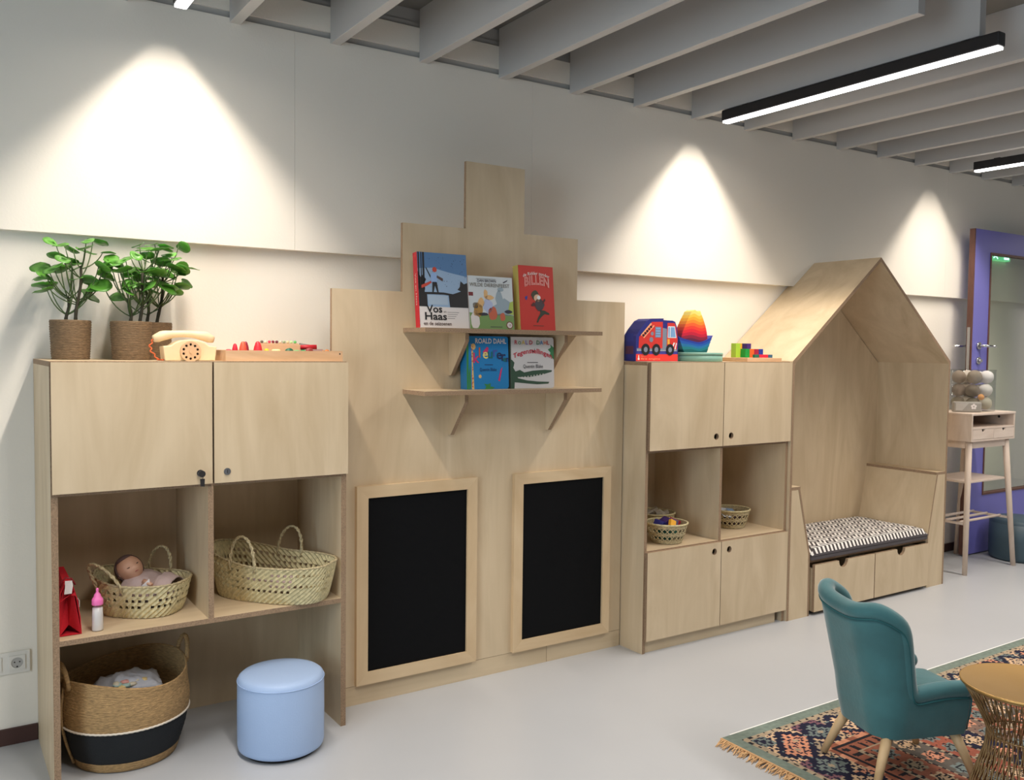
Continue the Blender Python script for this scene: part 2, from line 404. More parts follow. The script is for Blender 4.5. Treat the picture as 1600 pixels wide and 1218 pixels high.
# wall sockets
t = thing('wall_socket', 'white double wall socket low on the wall left of the cupboard', 'socket', (.25, YW, .31))
B().box(.148, .312, YW-.009, YW, .268, .352, bevel=.003).done('cover_plate', 'socket', t)
for cx in (.19, .268):
    b = B(); b.poly([(cx-.027, .283), (cx+.027, .283), (cx+.027, .337), (cx-.027, .337)], 'y', YW-.013, YW-.0085, 0, 0, holes=[circle(cx, .31, .020, 24)])
    f = b.done('socket_insert', 'socket', t)
    b = B(); b.poly(circle(cx, .31, .0195, 24), 'y', YW-.0105, YW-.0092); b.done('socket_well', M['ledge'], f)
    b = B()
    for dx in (-.0085, .0085): b.poly(circle(cx+dx, .312, .0026, 10), 'y', YW-.0112, YW-.0106)
    b.poly(circle(cx, .2945, .003, 10), 'y', YW-.0112, YW-.0106); b.done('socket_pin_hole', 'dark', f)

# linear lamps
LL = ['black linear ceiling lamp cut off by the top edge, at far left above the plants',
      'long black linear ceiling lamp glowing white beneath the beams at upper right',
      'black linear ceiling lamp cut off by the right edge, the farthest one']
for i, (x, y, z) in enumerate(FIX):
    t = thing('linear_ceiling_lamp', LL[i], 'ceiling lamp', (x, y, z), 0)
    B().box(x-.026, x+.026, y-.75, y+.75, z+.012, z+.068, bevel=.006).done('lamp_housing', 'black_metal', t)
    B().box(x-.022, x+.022, y-.745, y+.745, z, z+.0125, bevel=.004).done('diffuser', 'diffuser', t)
    for q in (-.6, .6): B().box(x-.008, x+.008, y+q-.02, y+q+.02, z+.066, z+.0745).done('mounting_clip', 'black_metal', t)

# ------------------------------------------------------------------ left cupboard
T = 1.45; YL = -.182; L0, L1 = .336, 1.3745; TH = .018; YB = YL+TH
t = thing('cupboard', 'birch plywood cupboard at far left with two locked doors above open cubbies', 'cupboard', ((L0+L1)/2, 0, 0))
B().box(L0, L0+.021, YB, YW-.001, 0, T-TH, 0, 1).done('side_panel', PLY, t)
B().box(L1-.021, L1, YB, YW-.001, 0, T-TH, 0, 1).done('side_panel', PLY, t)
B().box(L0, L1, YB, YW-.001, T-TH, T, 0, 1).done('top_panel', PLYH, t)
B().box(L0+.021, L1-.021, .325, .335, 0, T-TH, 0, 1).done('back_panel', PLY, t)
B().box(L0+.021, L1-.021, YB, .325, .498, .516, 0, 1).done('shelf', PLYH, t)
B().box(.842, .862, YB, .325, .516, 1.0, 0, 1).done('divider', PLY, t)
B().box(L0+.021, L1-.021, YB+.002, .325, 1.0, 1.018, 0, 1).done('shelf', PLYH, t)
for k, (a, c) in enumerate(((L0+.003, .8545), (.8605, L1+.0))):
    dr = B().box(a, c, YL, YB-.0005, 1.0116, T-.003, 0, 1).done('door', PLY, t)
    lx = .811 if k == 0 else .906
    b = B(); b.tube([(lx, YL, 1.052), (lx, YL-.004, 1.052)], .0125, 20); b.tube([(lx, YL-.003, 1.052), (lx, YL-.006, 1.052)], .008, 16)
    lk = b.done('lock', 'chrome', dr)
    if k == 0:
        b = B(); b.box(lx-.0012, lx+.0012, YL-.022, YL-.005, 1.045, 1.059); b.poly(circle(lx, 1.052, .012, 16), 'y', YL-.028, YL-.0255)
        b.tube([(lx, YL-.027, 1.05), (lx+.004, YL-.024, 1.038), (lx+.002, YL-.02, 1.032)], .0012, 6)
        b.poly([(lx-.006, 1.034), (lx+.010, 1.034), (lx+.009, 1.006), (lx-.004, 1.008)], 'y', YL-.024, YL-.021); b.done('key', M['black_metal'], dr)
    else: B().box(lx-.001, lx+.001, YL-.0068, YL-.0058, 1.046, 1.058).done('keyhole', 'dark', dr)

# ------------------------------------------------------------------ stepped gable panel with shelves and chalkboards
F = [1.3773, 1.696, 2.0049, 2.3171, 2.6296, 2.9351]; z1, z2, z3 = 1.7439, 2.0357, 2.3309
t = thing('gable_panel', 'tall birch plywood panel cut like a stepped gable behind the bookshelves', 'wall panel', (2.15, 0, 0))
b = B().poly([(F[0]+.002, .082), (F[5]-.002, .082), (F[5]-.002, z1), (F[4], z1), (F[4], z2), (F[3], z2), (F[3], z3), (F[2], z3), (F[2], z2), (F[1], z2), (F[1], z1), (F[0]+.002, z1)], 'y', 0, TH, 0, 1)
b.done('stepped_board', PLY, t)
B().box(F[0]+.002, 2.476, .0005, TH, 0, .0805, 0, 1).done('plinth_board', PLYH, t)
B().box(2.478, F[5]-.002, .0005, TH, 0, .0805, 0, 1).done('plinth_board', PLYH, t)
b = B()
b.box(2.13, 2.17, TH+.0003, YP-.001, 0, z2-.1)
b.done('batten', 'birch', t)
for zz, lab in ((1.572, 'upper plywood shelf on the gable panel, carrying three picture books'), (1.310, 'lower plywood shelf on the gable panel, carrying two board books')):
    s = thing('wall_shelf', lab, 'shelf', (2.165, 0, zz))
    B().box(1.70, 2.629, -.2, -.0004, zz, zz+TH, 0, 1).done('shelf_board', PLYH, s)
    for bx in (1.932, 2.460):
        B().poly([(-.0004, zz-.0003), (-.145, zz-.0003), (-.145, zz-.035), (-.022, zz-.185), (-.0004, zz-.185)], 'x', bx-.009, bx+.009, 0, 1).done('bracket', PLY, s)
for x0, x1, ix0, ix1, lab in ((1.4823, 2.0664, 1.534, 2.0155, 'black chalkboard in a pine frame next to the left cupboard'), (2.267, 2.845, 2.317, 2.7985, 'black chalkboard in a pine frame next to the right cupboard')):
    c = thing('chalkboard', lab, 'chalkboard', ((x0+x1)/2, 0, .5)); za, zb, ia, ib = .0867, .9275, .1385, .8765
    y0, y1 = -.022, -.0005
    B().poly([(x0, za), (ix0, ia), (ix0, ib), (x0, zb)], 'y', y0, y1).done('frame_side', 'frame', c)
    B().poly([(x1, za), (x1, zb), (ix1, ib), (ix1, ia)], 'y', y0, y1).done('frame_side', 'frame', c)
    B().poly([(x0, zb), (ix0, ib), (ix1, ib), (x1, zb)], 'y', y0, y1).done('frame_rail', 'frame_h', c)
    B().poly([(x0, za), (x1, za), (ix1, ia), (ix0, ia)], 'y', y0, y1).done('frame_rail', 'frame_h', c)
    B().box(ix0, ix1, -.012, -.001, ia, ib).done('writing_surface', 'chalk', c)

# ------------------------------------------------------------------ right cupboard
YR = -.185; R0, R1 = 2.9395, 3.992; YRB = YR+TH
t = thing('cupboard', 'birch plywood cupboard with four doors and finger holes around two open cubbies', 'cupboard', ((R0+R1)/2, 0, 0))
B().box(R0, R0+TH, YRB, YW-.001, 0, T-TH, 0, 1).done('side_panel', PLY, t)
B().box(R1-TH-.002, R1-.002, YRB, YW-.001, 0, T-TH, 0, 1).done('side_panel', PLY, t)
B().box(R0, R1-.002, YRB, YW-.001, T-TH, T, 0, 1).done('top_panel', PLYH, t)
B().box(R0+TH, R1-TH-.002, .325, .335, 0.02, T-TH, 0, 1).done('back_panel', PLY, t)
B().box(R0+TH, R1-TH-.002, YRB, .325, .496, .514, 0, 1).done('shelf', PLYH, t)
B().box(R0+TH, R1-TH-.002, YRB+.002, .325, 1.0, 1.018, 0, 1).done('shelf', PLYH, t)
B().box(3.458, 3.476, YRB, .325, .514, 1.0, 0, 1).done('divider', PLY, t)
B().box(R0+TH, R1-.06, YRB+.012, YRB+.03, 0, .07, 0, 1).done('plinth', PLYH, t)
for a, c, za, zb, hx, hz in ((R0+.010, 3.4565, 1.0126, T-.003, 3.409, 1.064), (3.4605, R1-.002, 1.0126, T-.003, 3.518, 1.064),
                             (R0+.010, 3.4625, .066, .509, 3.414, .462), (3.4665, R1-.002, .066, .509, 3.524, .462)):
    B().poly([(a, za), (c, za), (c, zb), (a, zb)], 'y', YR, YRB-.0005, 0, 1, holes=[circle(hx, hz, .017, 24)]).done('door', PLY, t)

# ------------------------------------------------------------------ play house nook
H0, H1, HX, HA, ZE, YH, YHB = 3.995, 5.539, 4.767, 2.0746, 1.455, -.184, .339
t = thing('house_nook', 'birch plywood reading nook shaped like a house with a pointed roof and bench', 'reading nook', (HX, 0, 0))
th = .018
def inset_roof(x0, z0, x1, z1, side):
    dx, dz = x1-x0, z1-z0; L = math.hypot(dx, dz); nx, nz = -dz/L*side, dx/L*side
    return nx*th, nz*th
n = inset_roof(H0, ZE, HX, HA, -1)
kx = th/math.sin(math.atan2(HA-ZE, HX-H0)); kz = th/math.cos(math.atan2(HA-ZE, HX-H0))
B().box(H0, H0+th, YH, YHB, 0, ZE-.014, 0, 1).done('side_wall', PLY, t)
B().box(H1-th, H1, YH, YHB, 0, ZE-.014, 0, 1).done('side_wall', PLY, t)
B().poly([(H0, ZE), (HX, HA), (HX, HA-kz), (H0+th, ZE-.014), (H0, ZE-.014)], 'y', YH, YHB, 1, 0).done('roof_panel', PLYH, t)
B().poly([(H1, ZE), (H1, ZE-.014), (H1-th, ZE-.014), (HX+.0005, HA-kz), (HX+.0005, HA)], 'y', YH, YHB, 1, 0).done('roof_panel', PLYH, t)
B().poly([(H0+th, 0), (H1-th, 0), (H1-th, ZE-.02), (HX, HA-kz-.002), (H0+th, ZE-.02)], 'y', YHB-.012, YHB, 0, 1).done('back_wall', PLY, t)
yb = YHB-.012
# left arm: front, sloping back rest, sill
LA = [(H0+th, 0), (4.187, 0), (4.183, .36), (4.082, .734), (H0+th, .734)]
B().poly([(p[0]-(.014 if 0 < i < 4 else 0), p[1]) for i, p in enumerate(LA)], 'y', YH, YH+th, 0, 0).done('arm_front', PLY, t)
B().poly([(4.187, 0), (4.183, .36), (4.086, .734), (4.072, .734), (4.169, .36), (4.173, 0)], 'y', YH, yb, 1, 0).done('sloped_side', ['birch', 'edge'], t)
B().box(H0+th, 4.086, YH, yb, .734, .752, 0, 1).done('arm_sill', PLYH, t)
RA = [(H1-th, 0), (5.352, 0), (5.355, .33), (5.440, .724), (H1-th, .724)]
B().poly(RA, 'y', YH, YH+th, 0, 0).done('arm_front', PLY, t)
B().poly([(5.338, .30), (5.426, .724), (5.440, .724), (5.355, .33), (5.352, .30)], 'y', YH, yb, 1, 0).done('sloped_side', ['birch', 'edge'], t)
B().box(5.424, H1-th, YH, yb, .724, .741, 0, 1).done('arm_sill', PLYH, t)
B().box(4.187, 5.352, YH+.014, yb, .302, .318, 0, 1).done('bench_seat', PLYH, t)
B().box(4.187, 5.352, YH+.16, YH+.178, 0, .30, 0, 1).done('bench_front', PLY, t)
for x0, x1, nx in ((4.212, 4.771, 4.470), (4.779, 5.335, 5.040)):
    lab = None
    dw = B()
    pts = [(x0, .022), (x1, .022), (x1, .293)] + [(nx+.042*math.cos(a), .293+.042*math.sin(a)) for a in [-PI*k/16 for k in range(17)]] + [(x0, .293)]
    dw.poly(pts, 'y', YH-.016, YH+.002, 0, 1)
    dw.box(x0+.004, x0+.02, YH+.002, YH+.15, .022, .27); dw.box(x1-.02, x1-.004, YH+.002, YH+.15, .022, .27)
    dw.box(x0+.02, x1-.02, YH+.002, YH+.15, .022, .034)
    o = dw.done('drawer', PLY, t)
    for cx in (x0+.05, x1-.05): B().tube([(cx-.008, YH+.03, .011), (cx+.008, YH+.03, .011)], .011, 14).done('caster', 'dark', o)
def rounded_slab(x0, x1, y0, y1, z0, z1, r, nx=40, ny=24, puff=.012):
    b = B(); 
    def sup(u, v):
        return (1-abs(u)**6)*(1-abs(v)**6)
    grid = {}
    for i in range(nx+1):
        for j in range(ny+1):
            u = 2*i/nx-1; v = 2*j/ny-1; x = (x0+x1)/2+u*(x1-x0)/2; y = (y0+y1)/2+v*(y1-y0)/2
            e = min(1, (1-abs(u))*(x1-x0)/2/r); f = min(1, (1-abs(v))*(y1-y0)/2/r)
            z = z1-r*(2-math.sqrt(max(0, 1-(1-e)**2))-math.sqrt(max(0, 1-(1-f)**2)))+puff*sup(u, v)+.004*noise.noise(Vector((x*6, y*6, 0)))
            grid[i, j] = b.bm.verts.new((x, y, max(z, z1-1.4*r)))
    for i in range(nx):
        for j in range(ny): b.face([grid[i, j], grid[i+1, j], grid[i+1, j+1], grid[i, j+1]], 0, True)
    per = [grid[i, 0] for i in range(nx+1)]+[grid[nx, j] for j in range(1, ny+1)]+[grid[i, ny] for i in range(nx-1, -1, -1)]+[grid[0, j] for j in range(ny-1, 0, -1)]
    low = [b.bm.verts.new((v.co.x, v.co.y, z0)) for v in per]
    for k in range(len(per)): b.face([per[k], low[k], low[(k+1) % len(per)], per[(k+1) % len(per)]], 1)
    b.face(low, 1); return b
t = thing('bench_cushion', 'thin bench cushion with a black and white key pattern in the house nook', 'cushion', (4.765, .06, .318))
rounded_slab(4.192, 5.336, YH-.012, yb-.004, .345, .385, .026).done('cushion_top', ['cushion', 'cushion_side'], t)
B().box(4.194, 5.334, YH-.008, yb-.006, .3185, .345, bevel=.006).done('cushion_side', 'cushion_side', t)
#@@PART2
# ------------------------------------------------------------------ plants on the left cupboard
def pot_plant(x, y, r, h, seed, label, trunks, leaves, spread, tall):
    rnd = random.Random(seed)
    t = thing('potted_plant', label, 'potted plant', (x, y, T), 0, 'green plants in seagrass pots')
    prof = []; N_ = 40
    for i in range(N_+1):
        z = h*i/N_; rr = r*(.90+.10*(i/N_)**.7)+.0016*math.sin(i*PI/1.25); prof.append((rr, z))
    prof += [(r-.004, h+.001), (r-.009, h-.004), (r-.010, h-.03), (0, h-.031)]
    b = B().lathe(prof, (x, y, T+.0005), 40)
    for v in b.bm.verts:
        k = 1+.012*noise.noise(Vector((v.co.x*30, v.co.y*30, v.co.z*60+seed))); v.co.x = x+(v.co.x-x)*k; v.co.y = y+(v.co.y-y)*k
    b.done('woven_pot', 'seagrass_pot', t)
    B().lathe([(r-.011, h-.022), (r*.5, h-.016), (0, h-.014)], (x, y, T), 24, cap=False).done('soil', 'soil', t)
    fb = B(); pb = B()
    for (ox, oy, lx, ly, th_, n_) in trunks:
        base = Vector((x+ox, y+oy, T+h-.02)); top = Vector((x+ox+lx, y+oy+ly, T+h+th_)); pts = []
        for i in range(13):
            f = i/12; pts.append(base.lerp(top, f)+Vector((.003*math.sin(f*7+seed), .003*math.cos(f*5), 0)))
        B().tube(pts, [.0062*(1-.35*i/12)*(1+.16*(i % 2)) for i in range(13)], 8).done('stem', 'bark', t)
        for k in range(n_):
            a = 2*PI*(k/n_)+rnd.uniform(-.35, .35)+ox*40; f = rnd.choice((.35, .42, .8, .95, 1.0)) if k % 3 else .38
            p0 = base.lerp(top, min(1, f)); L = rnd.uniform(.5, 1.0)*spread*(1.15-.45*f); up_ = rnd.uniform(.35, 1.05)*tall*(1.2-.35*f)
            e = p0+Vector((math.cos(a)*L, math.sin(a)*L*.8, up_))
            if e.y > YP-.03: e.y = YP-.03-rnd.uniform(0, .03)
            c1 = p0+Vector((math.cos(a)*L*.7, math.sin(a)*L*.55, up_*.25))
            cur = [(1-q)**2*p0+2*q*(1-q)*c1+q*q*e for q in [i/7 for i in range(8)]]
            pb.tube(cur, [.0022]*6+[.0018, .0014], 5)
            # round, slightly cupped leaf with a notch at the stalk
            s_ = rnd.uniform(.026, .042); d = Vector((math.cos(a), math.sin(a), rnd.uniform(-.7, .35))).normalized()
            sd = d.cross(Vector((0, 0, 1))).normalized(); nn = sd.cross(d).normalized()
            roll = rnd.uniform(-.7, .7); sd, nn = sd*math.cos(roll)+nn*math.sin(roll), nn*math.cos(roll)-sd*math.sin(roll)
            cen = fb.bm.verts.new(e+nn*-.002)
            r1, r2 = [], []
            for m in range(16):
                an = 2*PI*m/16; rr = 1-.18*math.cos(an)-.22*max(0, -math.cos(an))**8*1.5
                for q, lst in ((.55, r1), (1.0, r2)):
                    px_ = math.cos(an)*rr*q+.72; py = math.sin(an)*rr*q*.92
                    z_ = .16*(py*py)+.05*(px_-.7)**2-.12*(q > .9)*abs(math.sin(an*2))*.6
                    lst.append(fb.bm.verts.new(e+(d*px_+sd*py)*s_+nn*z_*s_))
            for m in range(16):
                fb.face([cen, r1[m], r1[(m+1) % 16]], 0, True); fb.face([r1[m], r2[m], r2[(m+1) % 16], r1[(m+1) % 16]], 0, True)
    pb.done('petiole', 'petiole', t)
    fb.done('foliage', 'leaf', t, mods=[solidify(.0007)], recalc=False)
pot_plant(.444, .185, .070, .142, 3, 'green plant in a seagrass pot standing alone at the left end of the cupboard', [(-.012, .01, .008, 0, .085, 13), (.016, -.008, .022, .0, .20, 20)], 22, .115, .155)
pot_plant(.640, .120, .073, .141, 11, 'green plant in a seagrass pot, front one of the overlapping pair beside the toy phone', [(.0, .0, -.004, .01, .085, 13), (.03, -.01, .012, 0, .19, 20)], 24, .11, .15)
pot_plant(.735, .205, .068, .141, 23, 'green plant in a seagrass pot, half hidden behind the one next to the phone', [(-.02, .0, .0, 0, .11, 10), (.012, -.01, .028, 0, .20, 20)], 20, .11, .15)

# ------------------------------------------------------------------ toy telephone
t = thing('toy_telephone', 'wooden toy rotary telephone with an orange cord next to the plants', 'toy telephone', (.80, -.07, T))
b = B()
pr = [(-.088, .001), (.088, .001), (.094, .052), (.066, .055), (.052, .066), (.030, .074), (0, .077), (-.030, .074), (-.052, .066), (-.066, .055), (-.094, .052)]
b.poly([(.80+p, T+q) for p, q in pr], 'y', -.098, -.03); b.done('phone_body', 'phone', t, mods=[bevelm(.004)])
b = B(); hs = []
for i in range(15):
    u = -1+2*i/14; hs.append(((.785+.106*u), -.064, T+.098-.016*u*u+(0 if abs(u) < .8 else -.004)))
b.tube(hs, [.012, .0165, .018, .017, .0145, .013, .0125, .0125, .0125, .013, .0145, .017, .018, .0165, .012], 14); b.done('handset', 'phone', t)
b = B(); cx, cz = .799, T+.034
holes = [circle(cx+.0255*math.cos(2*PI*k/10+.3), cz+.0255*math.sin(2*PI*k/10+.3), .0047, 12) for k in range(10)]
b.poly(circle(cx, cz, .0365, 40), 'y', -.1075, -.0995, 0, 0, holes=holes); dl = b.done('rotary_dial', 'phone2', t)
B().poly(circle(cx, cz, .034, 30), 'y', -.0994, -.0984).done('dial_backing', 'dark', dl)
B().tube([(cx, -.107, cz), (cx, -.111, cz)], .006, 14).done('dial_pin', 'phone2', dl)
b = B(); pts = []
for i in range(40):
    f = i/39; pts.append((.690-.022*math.sin(f*PI*1.05)+.004*math.sin(f*26), -.066-.01*f, T+.088-.0815*f))
for i in range(14): pts.append((.690+.026*i/13, -.076+.014*math.sin(i*.6), T+.004))
b.tube(pts, .0026, 7); b.done('cord', paint(216, 100, 50), t)

# ------------------------------------------------------------------ tray of loose toys
tx0, tx1, ty0, ty1 = .912, 1.365, -.148, .165
t = thing('toy_tray', 'long shallow wooden tray of small coloured toys on the left cupboard', 'tray', ((tx0+tx1)/2, 0, T))
b = B(); b.box(tx0, tx1, ty0, ty1, T+.0005, T+.006)
b.box(tx0, tx1, ty0, ty0+.008, T+.006, T+.040); b.box(tx0, tx1, ty1-.008, ty1, T+.006, T+.040)
b.box(tx0, tx0+.008, ty0+.008, ty1-.008, T+.006, T+.040); b.box(tx1-.008, tx1, ty0+.008, ty1-.008, T+.006, T+.040)
b.done('tray_body', 'tray', t)
B().poly(circle(tx1-.012, T+.029, .003, 10), 'y', ty0-.0008, ty0+.001).done('screw', 'dark', t)
zt = T+.0065
def small(name, label, cat, col, fn, group=None):
    b = B(); fn(b); o = b.done(name, paint(*col) if isinstance(col, tuple) else col)
    return setp(o, label, cat, group)
def cone(x, y, r, h): return lambda b: b.lathe([(r*.9, 0), (r, .006), (r*.93, h*.35), (r*.75, h*.7), (r*.5, h*.92), (r*.28, h), (0, h+.001)], (x, y, zt), 20)
for x, y, r, h, c, la in ((.958, -.105, .013, .058, (214, 30, 54), 'dark red wooden cone toy, leftmost in the tray'),
                          (.986, -.11, .0165, .066, (232, 92, 62), 'orange-red wooden cone toy in the tray, between the reds'),
                          (1.012, -.055, .015, .066, (150, 24, 50), 'wine red wooden cone toy behind the orange-red one'),
                          (1.042, -.11, .0185, .067, (226, 44, 58), 'largest bright red wooden cone toy in the tray'),
                          ):
    small('wooden_cone', la, 'wooden toy', c, cone(x, y, r, h), 'cone toys in the tray')
small('wooden_ring', 'flat red wooden piece lying at the left end of the tray', 'wooden toy', (222, 70, 78), lambda b: b.lathe([(.012, .0), (.0125, .03), (.008, .037), (0, .038)], (.936, -.10, zt), 18))
small('wooden_peg', 'yellow wooden peg right of the red cones', 'wooden toy', (246, 222, 40), lambda b: b.lathe([(.008, 0), (.0085, .036), (.004, .041), (0, .041)], (1.078, -.10, zt), 16))
small('wooden_block', 'pale wooden block standing in the middle of the tray', 'wooden block', 'tray', lambda b: b.box(1.085, 1.255, .02, .05, zt, zt+.058, bevel=.002))
small('wooden_disc', 'cream rounded wooden piece in front of the pale block', 'wooden toy', (248, 226, 158), lambda b: b.lathe([(.018, 0), (.019, .03), (.014, .038), (0, .039)], (1.128, -.06, zt), 20))
def oval(x, y, z, a, c, d, rz=0): return lambda b: b.ball((x, y, z), 1, 0, 16, a, c, d, mtx=Matrix.Rotation(rz, 4, 'Z'))
for x, y, z, a, c, d, col, la in ((1.170, -.09, zt+.030, .017, .014, .014, (20, 96, 66), 'dark green wooden bean at the middle of the tray'),
                                  (1.196, -.10, zt+.026, .018, .012, .011, (116, 184, 120), 'light green wooden bean beside the dark green one'),
                                  (1.222, -.10, zt+.028, .013, .012, .010, (60, 140, 78), 'mid green wooden bean left of the red pieces')):
    small('wooden_bean', la, 'wooden toy', col, oval(x, y, z, a, c, d), 'bean shaped toys in the tray')
    small('wooden_stand', 'plain wooden support under the '+la.split(' wooden')[0]+' bean', 'wooden toy', 'tray', lambda b, x=x, y=y, z=z, d=d: b.box(x-.008, x+.008, y-.006, y+.006, zt, z-d*.85))
small('wooden_half_ring', 'dark red and grey rounded toy piece next to the light green beans', 'wooden toy', (146, 52, 52), lambda b: b.tube([(1.243+.0*i, -.10+.0*i, zt+.012) if i < 0 else (1.248+.012*math.cos(PI*i/8), -.10, zt+.012+.026*math.sin(PI*i/8)) for i in range(9)], .009, 10))
small('wooden_boat', 'grey-pink boat shaped piece in the tray', 'wooden toy', (184, 150, 144), lambda b: b.poly([(1.262, zt), (1.292, zt), (1.298, zt+.040), (1.258, zt+.040)], 'y', -.11, -.07))
small('wooden_bowl', 'crimson half-round piece at the right of the grey-pink boat', 'wooden toy', (140, 20, 34), lambda b: b.lathe([(.006, 0), (.007, .020), (.016, .027), (.020, .038), (0, .038)], (1.305, -.035, zt), 18))
rk = thing('bead_rack', 'small pale rack with a row of coloured beads standing in the tray', 'toy', (1.19, .09, zt))
B().box(1.115, 1.268, .08, .11, zt, zt+.062, bevel=.001).done('rack_block', 'tray', rk)
for k, col in enumerate(((110, 96, 84), (232, 222, 190), (236, 70, 96), (130, 20, 44), (120, 48, 60), (226, 210, 180), (152, 170, 130), (230, 216, 170), (196, 226, 160), (96, 190, 100))):
    B().ball((1.122+.0152*k, .094, zt+.067), .0062, 0, 10).done('bead', paint(*col), rk)
rolls = [(1.285, .02, zt+.012, (20, 120, 70)), (1.302, -.005, zt+.012, (16, 70, 60)), (1.32, -.06, zt+.012, (40, 160, 90))]
cyl = [((1.255, .06, zt+.046), (1.330, .04, zt+.048), .010, (196, 30, 44), 'red wooden stick lying on top of the pile at the right of the tray'),
       ((1.275, .085, zt+.058), (1.345, .10, zt+.048), .006, (120, 112, 108), 'grey wooden stick behind the red one'),
       ((1.255, .0, zt+.018), (1.33, .055, zt+.018), .017, (16, 110, 66), 'green wooden stick under the red one'),
       ((1.262, .03, zt+.018), (1.275, .11, zt+.018), .016, (20, 76, 60), 'dark green wooden stick at the bottom of the pile'),
       ((1.305, -.08, zt+.012), (1.33, -.13, zt+.012), .011, (222, 158, 92), 'honey coloured wooden stick nearest the tray front')]
for p, q, r, col, la in cyl: small('wooden_stick', la, 'wooden toy', col, lambda b, p=p, q=q, r=r: b.tube([p, q], r, 14), 'wooden sticks in the tray')
for k in range(4):
    small('wooden_ball', 'amber wooden ball in the row at the right end of the tray, %s' % ('leftmost', 'second from left', 'third from left', 'rightmost')[k], 'wooden ball', ((226, 150, 80), (214, 136, 66), (230, 160, 90), (196, 120, 60))[k],
          lambda b, k=k: b.ball((1.268+.0235*k, -.085+.018*k if k < 2 else -.05, zt+.0285), .0115, 0, 14), 'amber balls in the tray')
small('wooden_plank', 'thin plank under the row of amber balls', 'wooden block', 'tray', lambda b: b.box(1.255, 1.352, -.10, -.035, zt+.001, zt+.0165))

# ------------------------------------------------------------------ picture books
def book(label, x, y, z, w, h, d, lean, spine, cover, pages, art, slot_mats, rounded=0, spine_txt=None):
    t = thing('picture_book', label, 'book', (x, y, z), 0, None, -lean)
    if rounded:
        o_ = []
        for cx, cz, a0 in ((w-rounded, rounded, -PI/2), (w-rounded, h-rounded, 0)): o_ += circle(cx, cz, rounded, 5, a0, a0+PI/2, True)
        pts = [(0, 0)]+o_+[(0, h)]
    else: pts = [(0, 0), (w, 0), (w, h), (0, h)]
    B().poly(pts, 'y', 0, .0022).done('front_cover', cover, t, world=False)
    B().poly(pts, 'y', d-.0022, d).done('back_cover', cover, t, world=False)
    B().box(.003, w-.003, .0022, d-.0022, .003, h-.003).done('page_block', pages, t, world=False)
    sp = B().box(-.0015, .003, 0, d, 0, h, bevel=.0008).done('spine', spine, t, world=False)
    b = B(); art(b, w, h)
    b.done('cover_print', slot_mats, t, world=False, recalc=False)
    if spine_txt:
        b = B(); b.text(spine_txt, (-.0016, d*.62, h*.72), (0, 0, -1), (-1, 0, 0), d*.42, 0, .0004, width=h*.42); b.done('spine_print', 'paper', sp, world=False, recalc=False)
    return t
O, U, V, N = (0, 0, 0), (1, 0, 0), (0, 0, 1), (0, -1, 0)
def F_(b, pts, mi, lay, w, h): b.flat([(p*w, q*h) for p, q in pts], O, U, V, N, .0003*lay, mi)
def blob(cx, cy, rx, ry, n=14, wob=0, seed=0):
    return [(cx+rx*math.cos(2*PI*k/n)*(1+wob*math.sin(k*2.7+seed)), cy+ry*math.sin(2*PI*k/n)*(1+wob*math.sin(k*1.9+seed))) for k in range(n)]
def art_bridge(b, w, h):
    F_(b, [(0, .28), (1, .28), (1, 1), (0, 1)], 0, 1, w, h)
    F_(b, [(0, .78), (.3, .80), (.6, .75), (1, .70), (1, 1), (0, 1)], 8, 1.5, w, h)
    for x0, x1 in ((0, .03), (.055, .075), (.09, .13)): F_(b, [(x0, .5), (x1, .5), (x1+.01, 1), (x0+.01, 1)], 1, 2, w, h)
    F_(b, [(0, .28), (.17, .28), (.165, .44), (.12, .46), (.13, .6), (.16, .64), (.09, .70), (.06, .66), (.0, .74)], 1, 2, w, h)
    F_(b, [(.62, .28), (1, .28), (1, .62), (.93, .60), (.86, .64), (.84, .56), (.79, .52), (.86, .50), (.70, .46), (.60, .44)], 1, 2, w, h)
    F_(b, [(.08, .47), (.3, .475), (.5, .475), (.72, .455), (.72, .43), (.5, .445), (.3, .445), (.1, .44)], 1, 3, w, h)
    F_(b, [(.19, .31), (.58, .31), (.58, .43), (.18, .435)], 2, 3, w, h)
    # a small plain figure walking over the branch
    F_(b, [(.27, .475), (.30, .475), (.33, .56), (.37, .475), (.40, .475), (.37, .61), (.28, .61)], 1, 4, w, h)
    F_(b, [(.26, .60), (.38, .60), (.38, .70), (.35, .73), (.28, .73), (.255, .70)], 3, 4, w, h)
    F_(b, blob(.335, .775, .045, .035), 4, 4, w, h)
    F_(b, [(.25, .69), (.17, .80), (.155, .79), (.245, .66)], 1, 4, w, h); F_(b, [(.38, .70), (.50, .66), (.49, .62), (.37, .67)], 5, 4, w, h)
    F_(b, [(.06, .52), (.16, .55), (.27, .60), (.25, .62), (.12, .58), (.06, .56)], 4, 4, w, h)
    rr = random.Random(4)
    for k in range(60):
        x, y = rr.uniform(.2, .97), rr.uniform(.52, .95); s_ = rr.uniform(.004, .009)
        F_(b, [(x-s_, y), (x, y-s_*.7), (x+s_, y), (x, y+s_*.7)], 1, 3, w, h)
    b.text('Vos', (.14*w, 0, .205*h), U, N, .044, 6, .002, width=.32*w, bold=.0009)
    b.text('en', (.48*w, 0, .205*h), U, N, .014, 6, .002)
    b.text('Haas', (.09*w, 0, .108*h), U, N, .044, 6, .002, width=.44*w, bold=.0009)
    b.text('en de seizoenen', (.07*w, 0, .035*h), U, N, .022, 5, .002, width=.56*w, bold=.0003)
    for k in range(4): F_(b, [(.56, .215-.027*k), (.80-.03*k, .215-.027*k), (.80-.03*k, .209-.027*k), (.56, .209-.027*k)], 7, 2, w, h)
tz = 1.5905
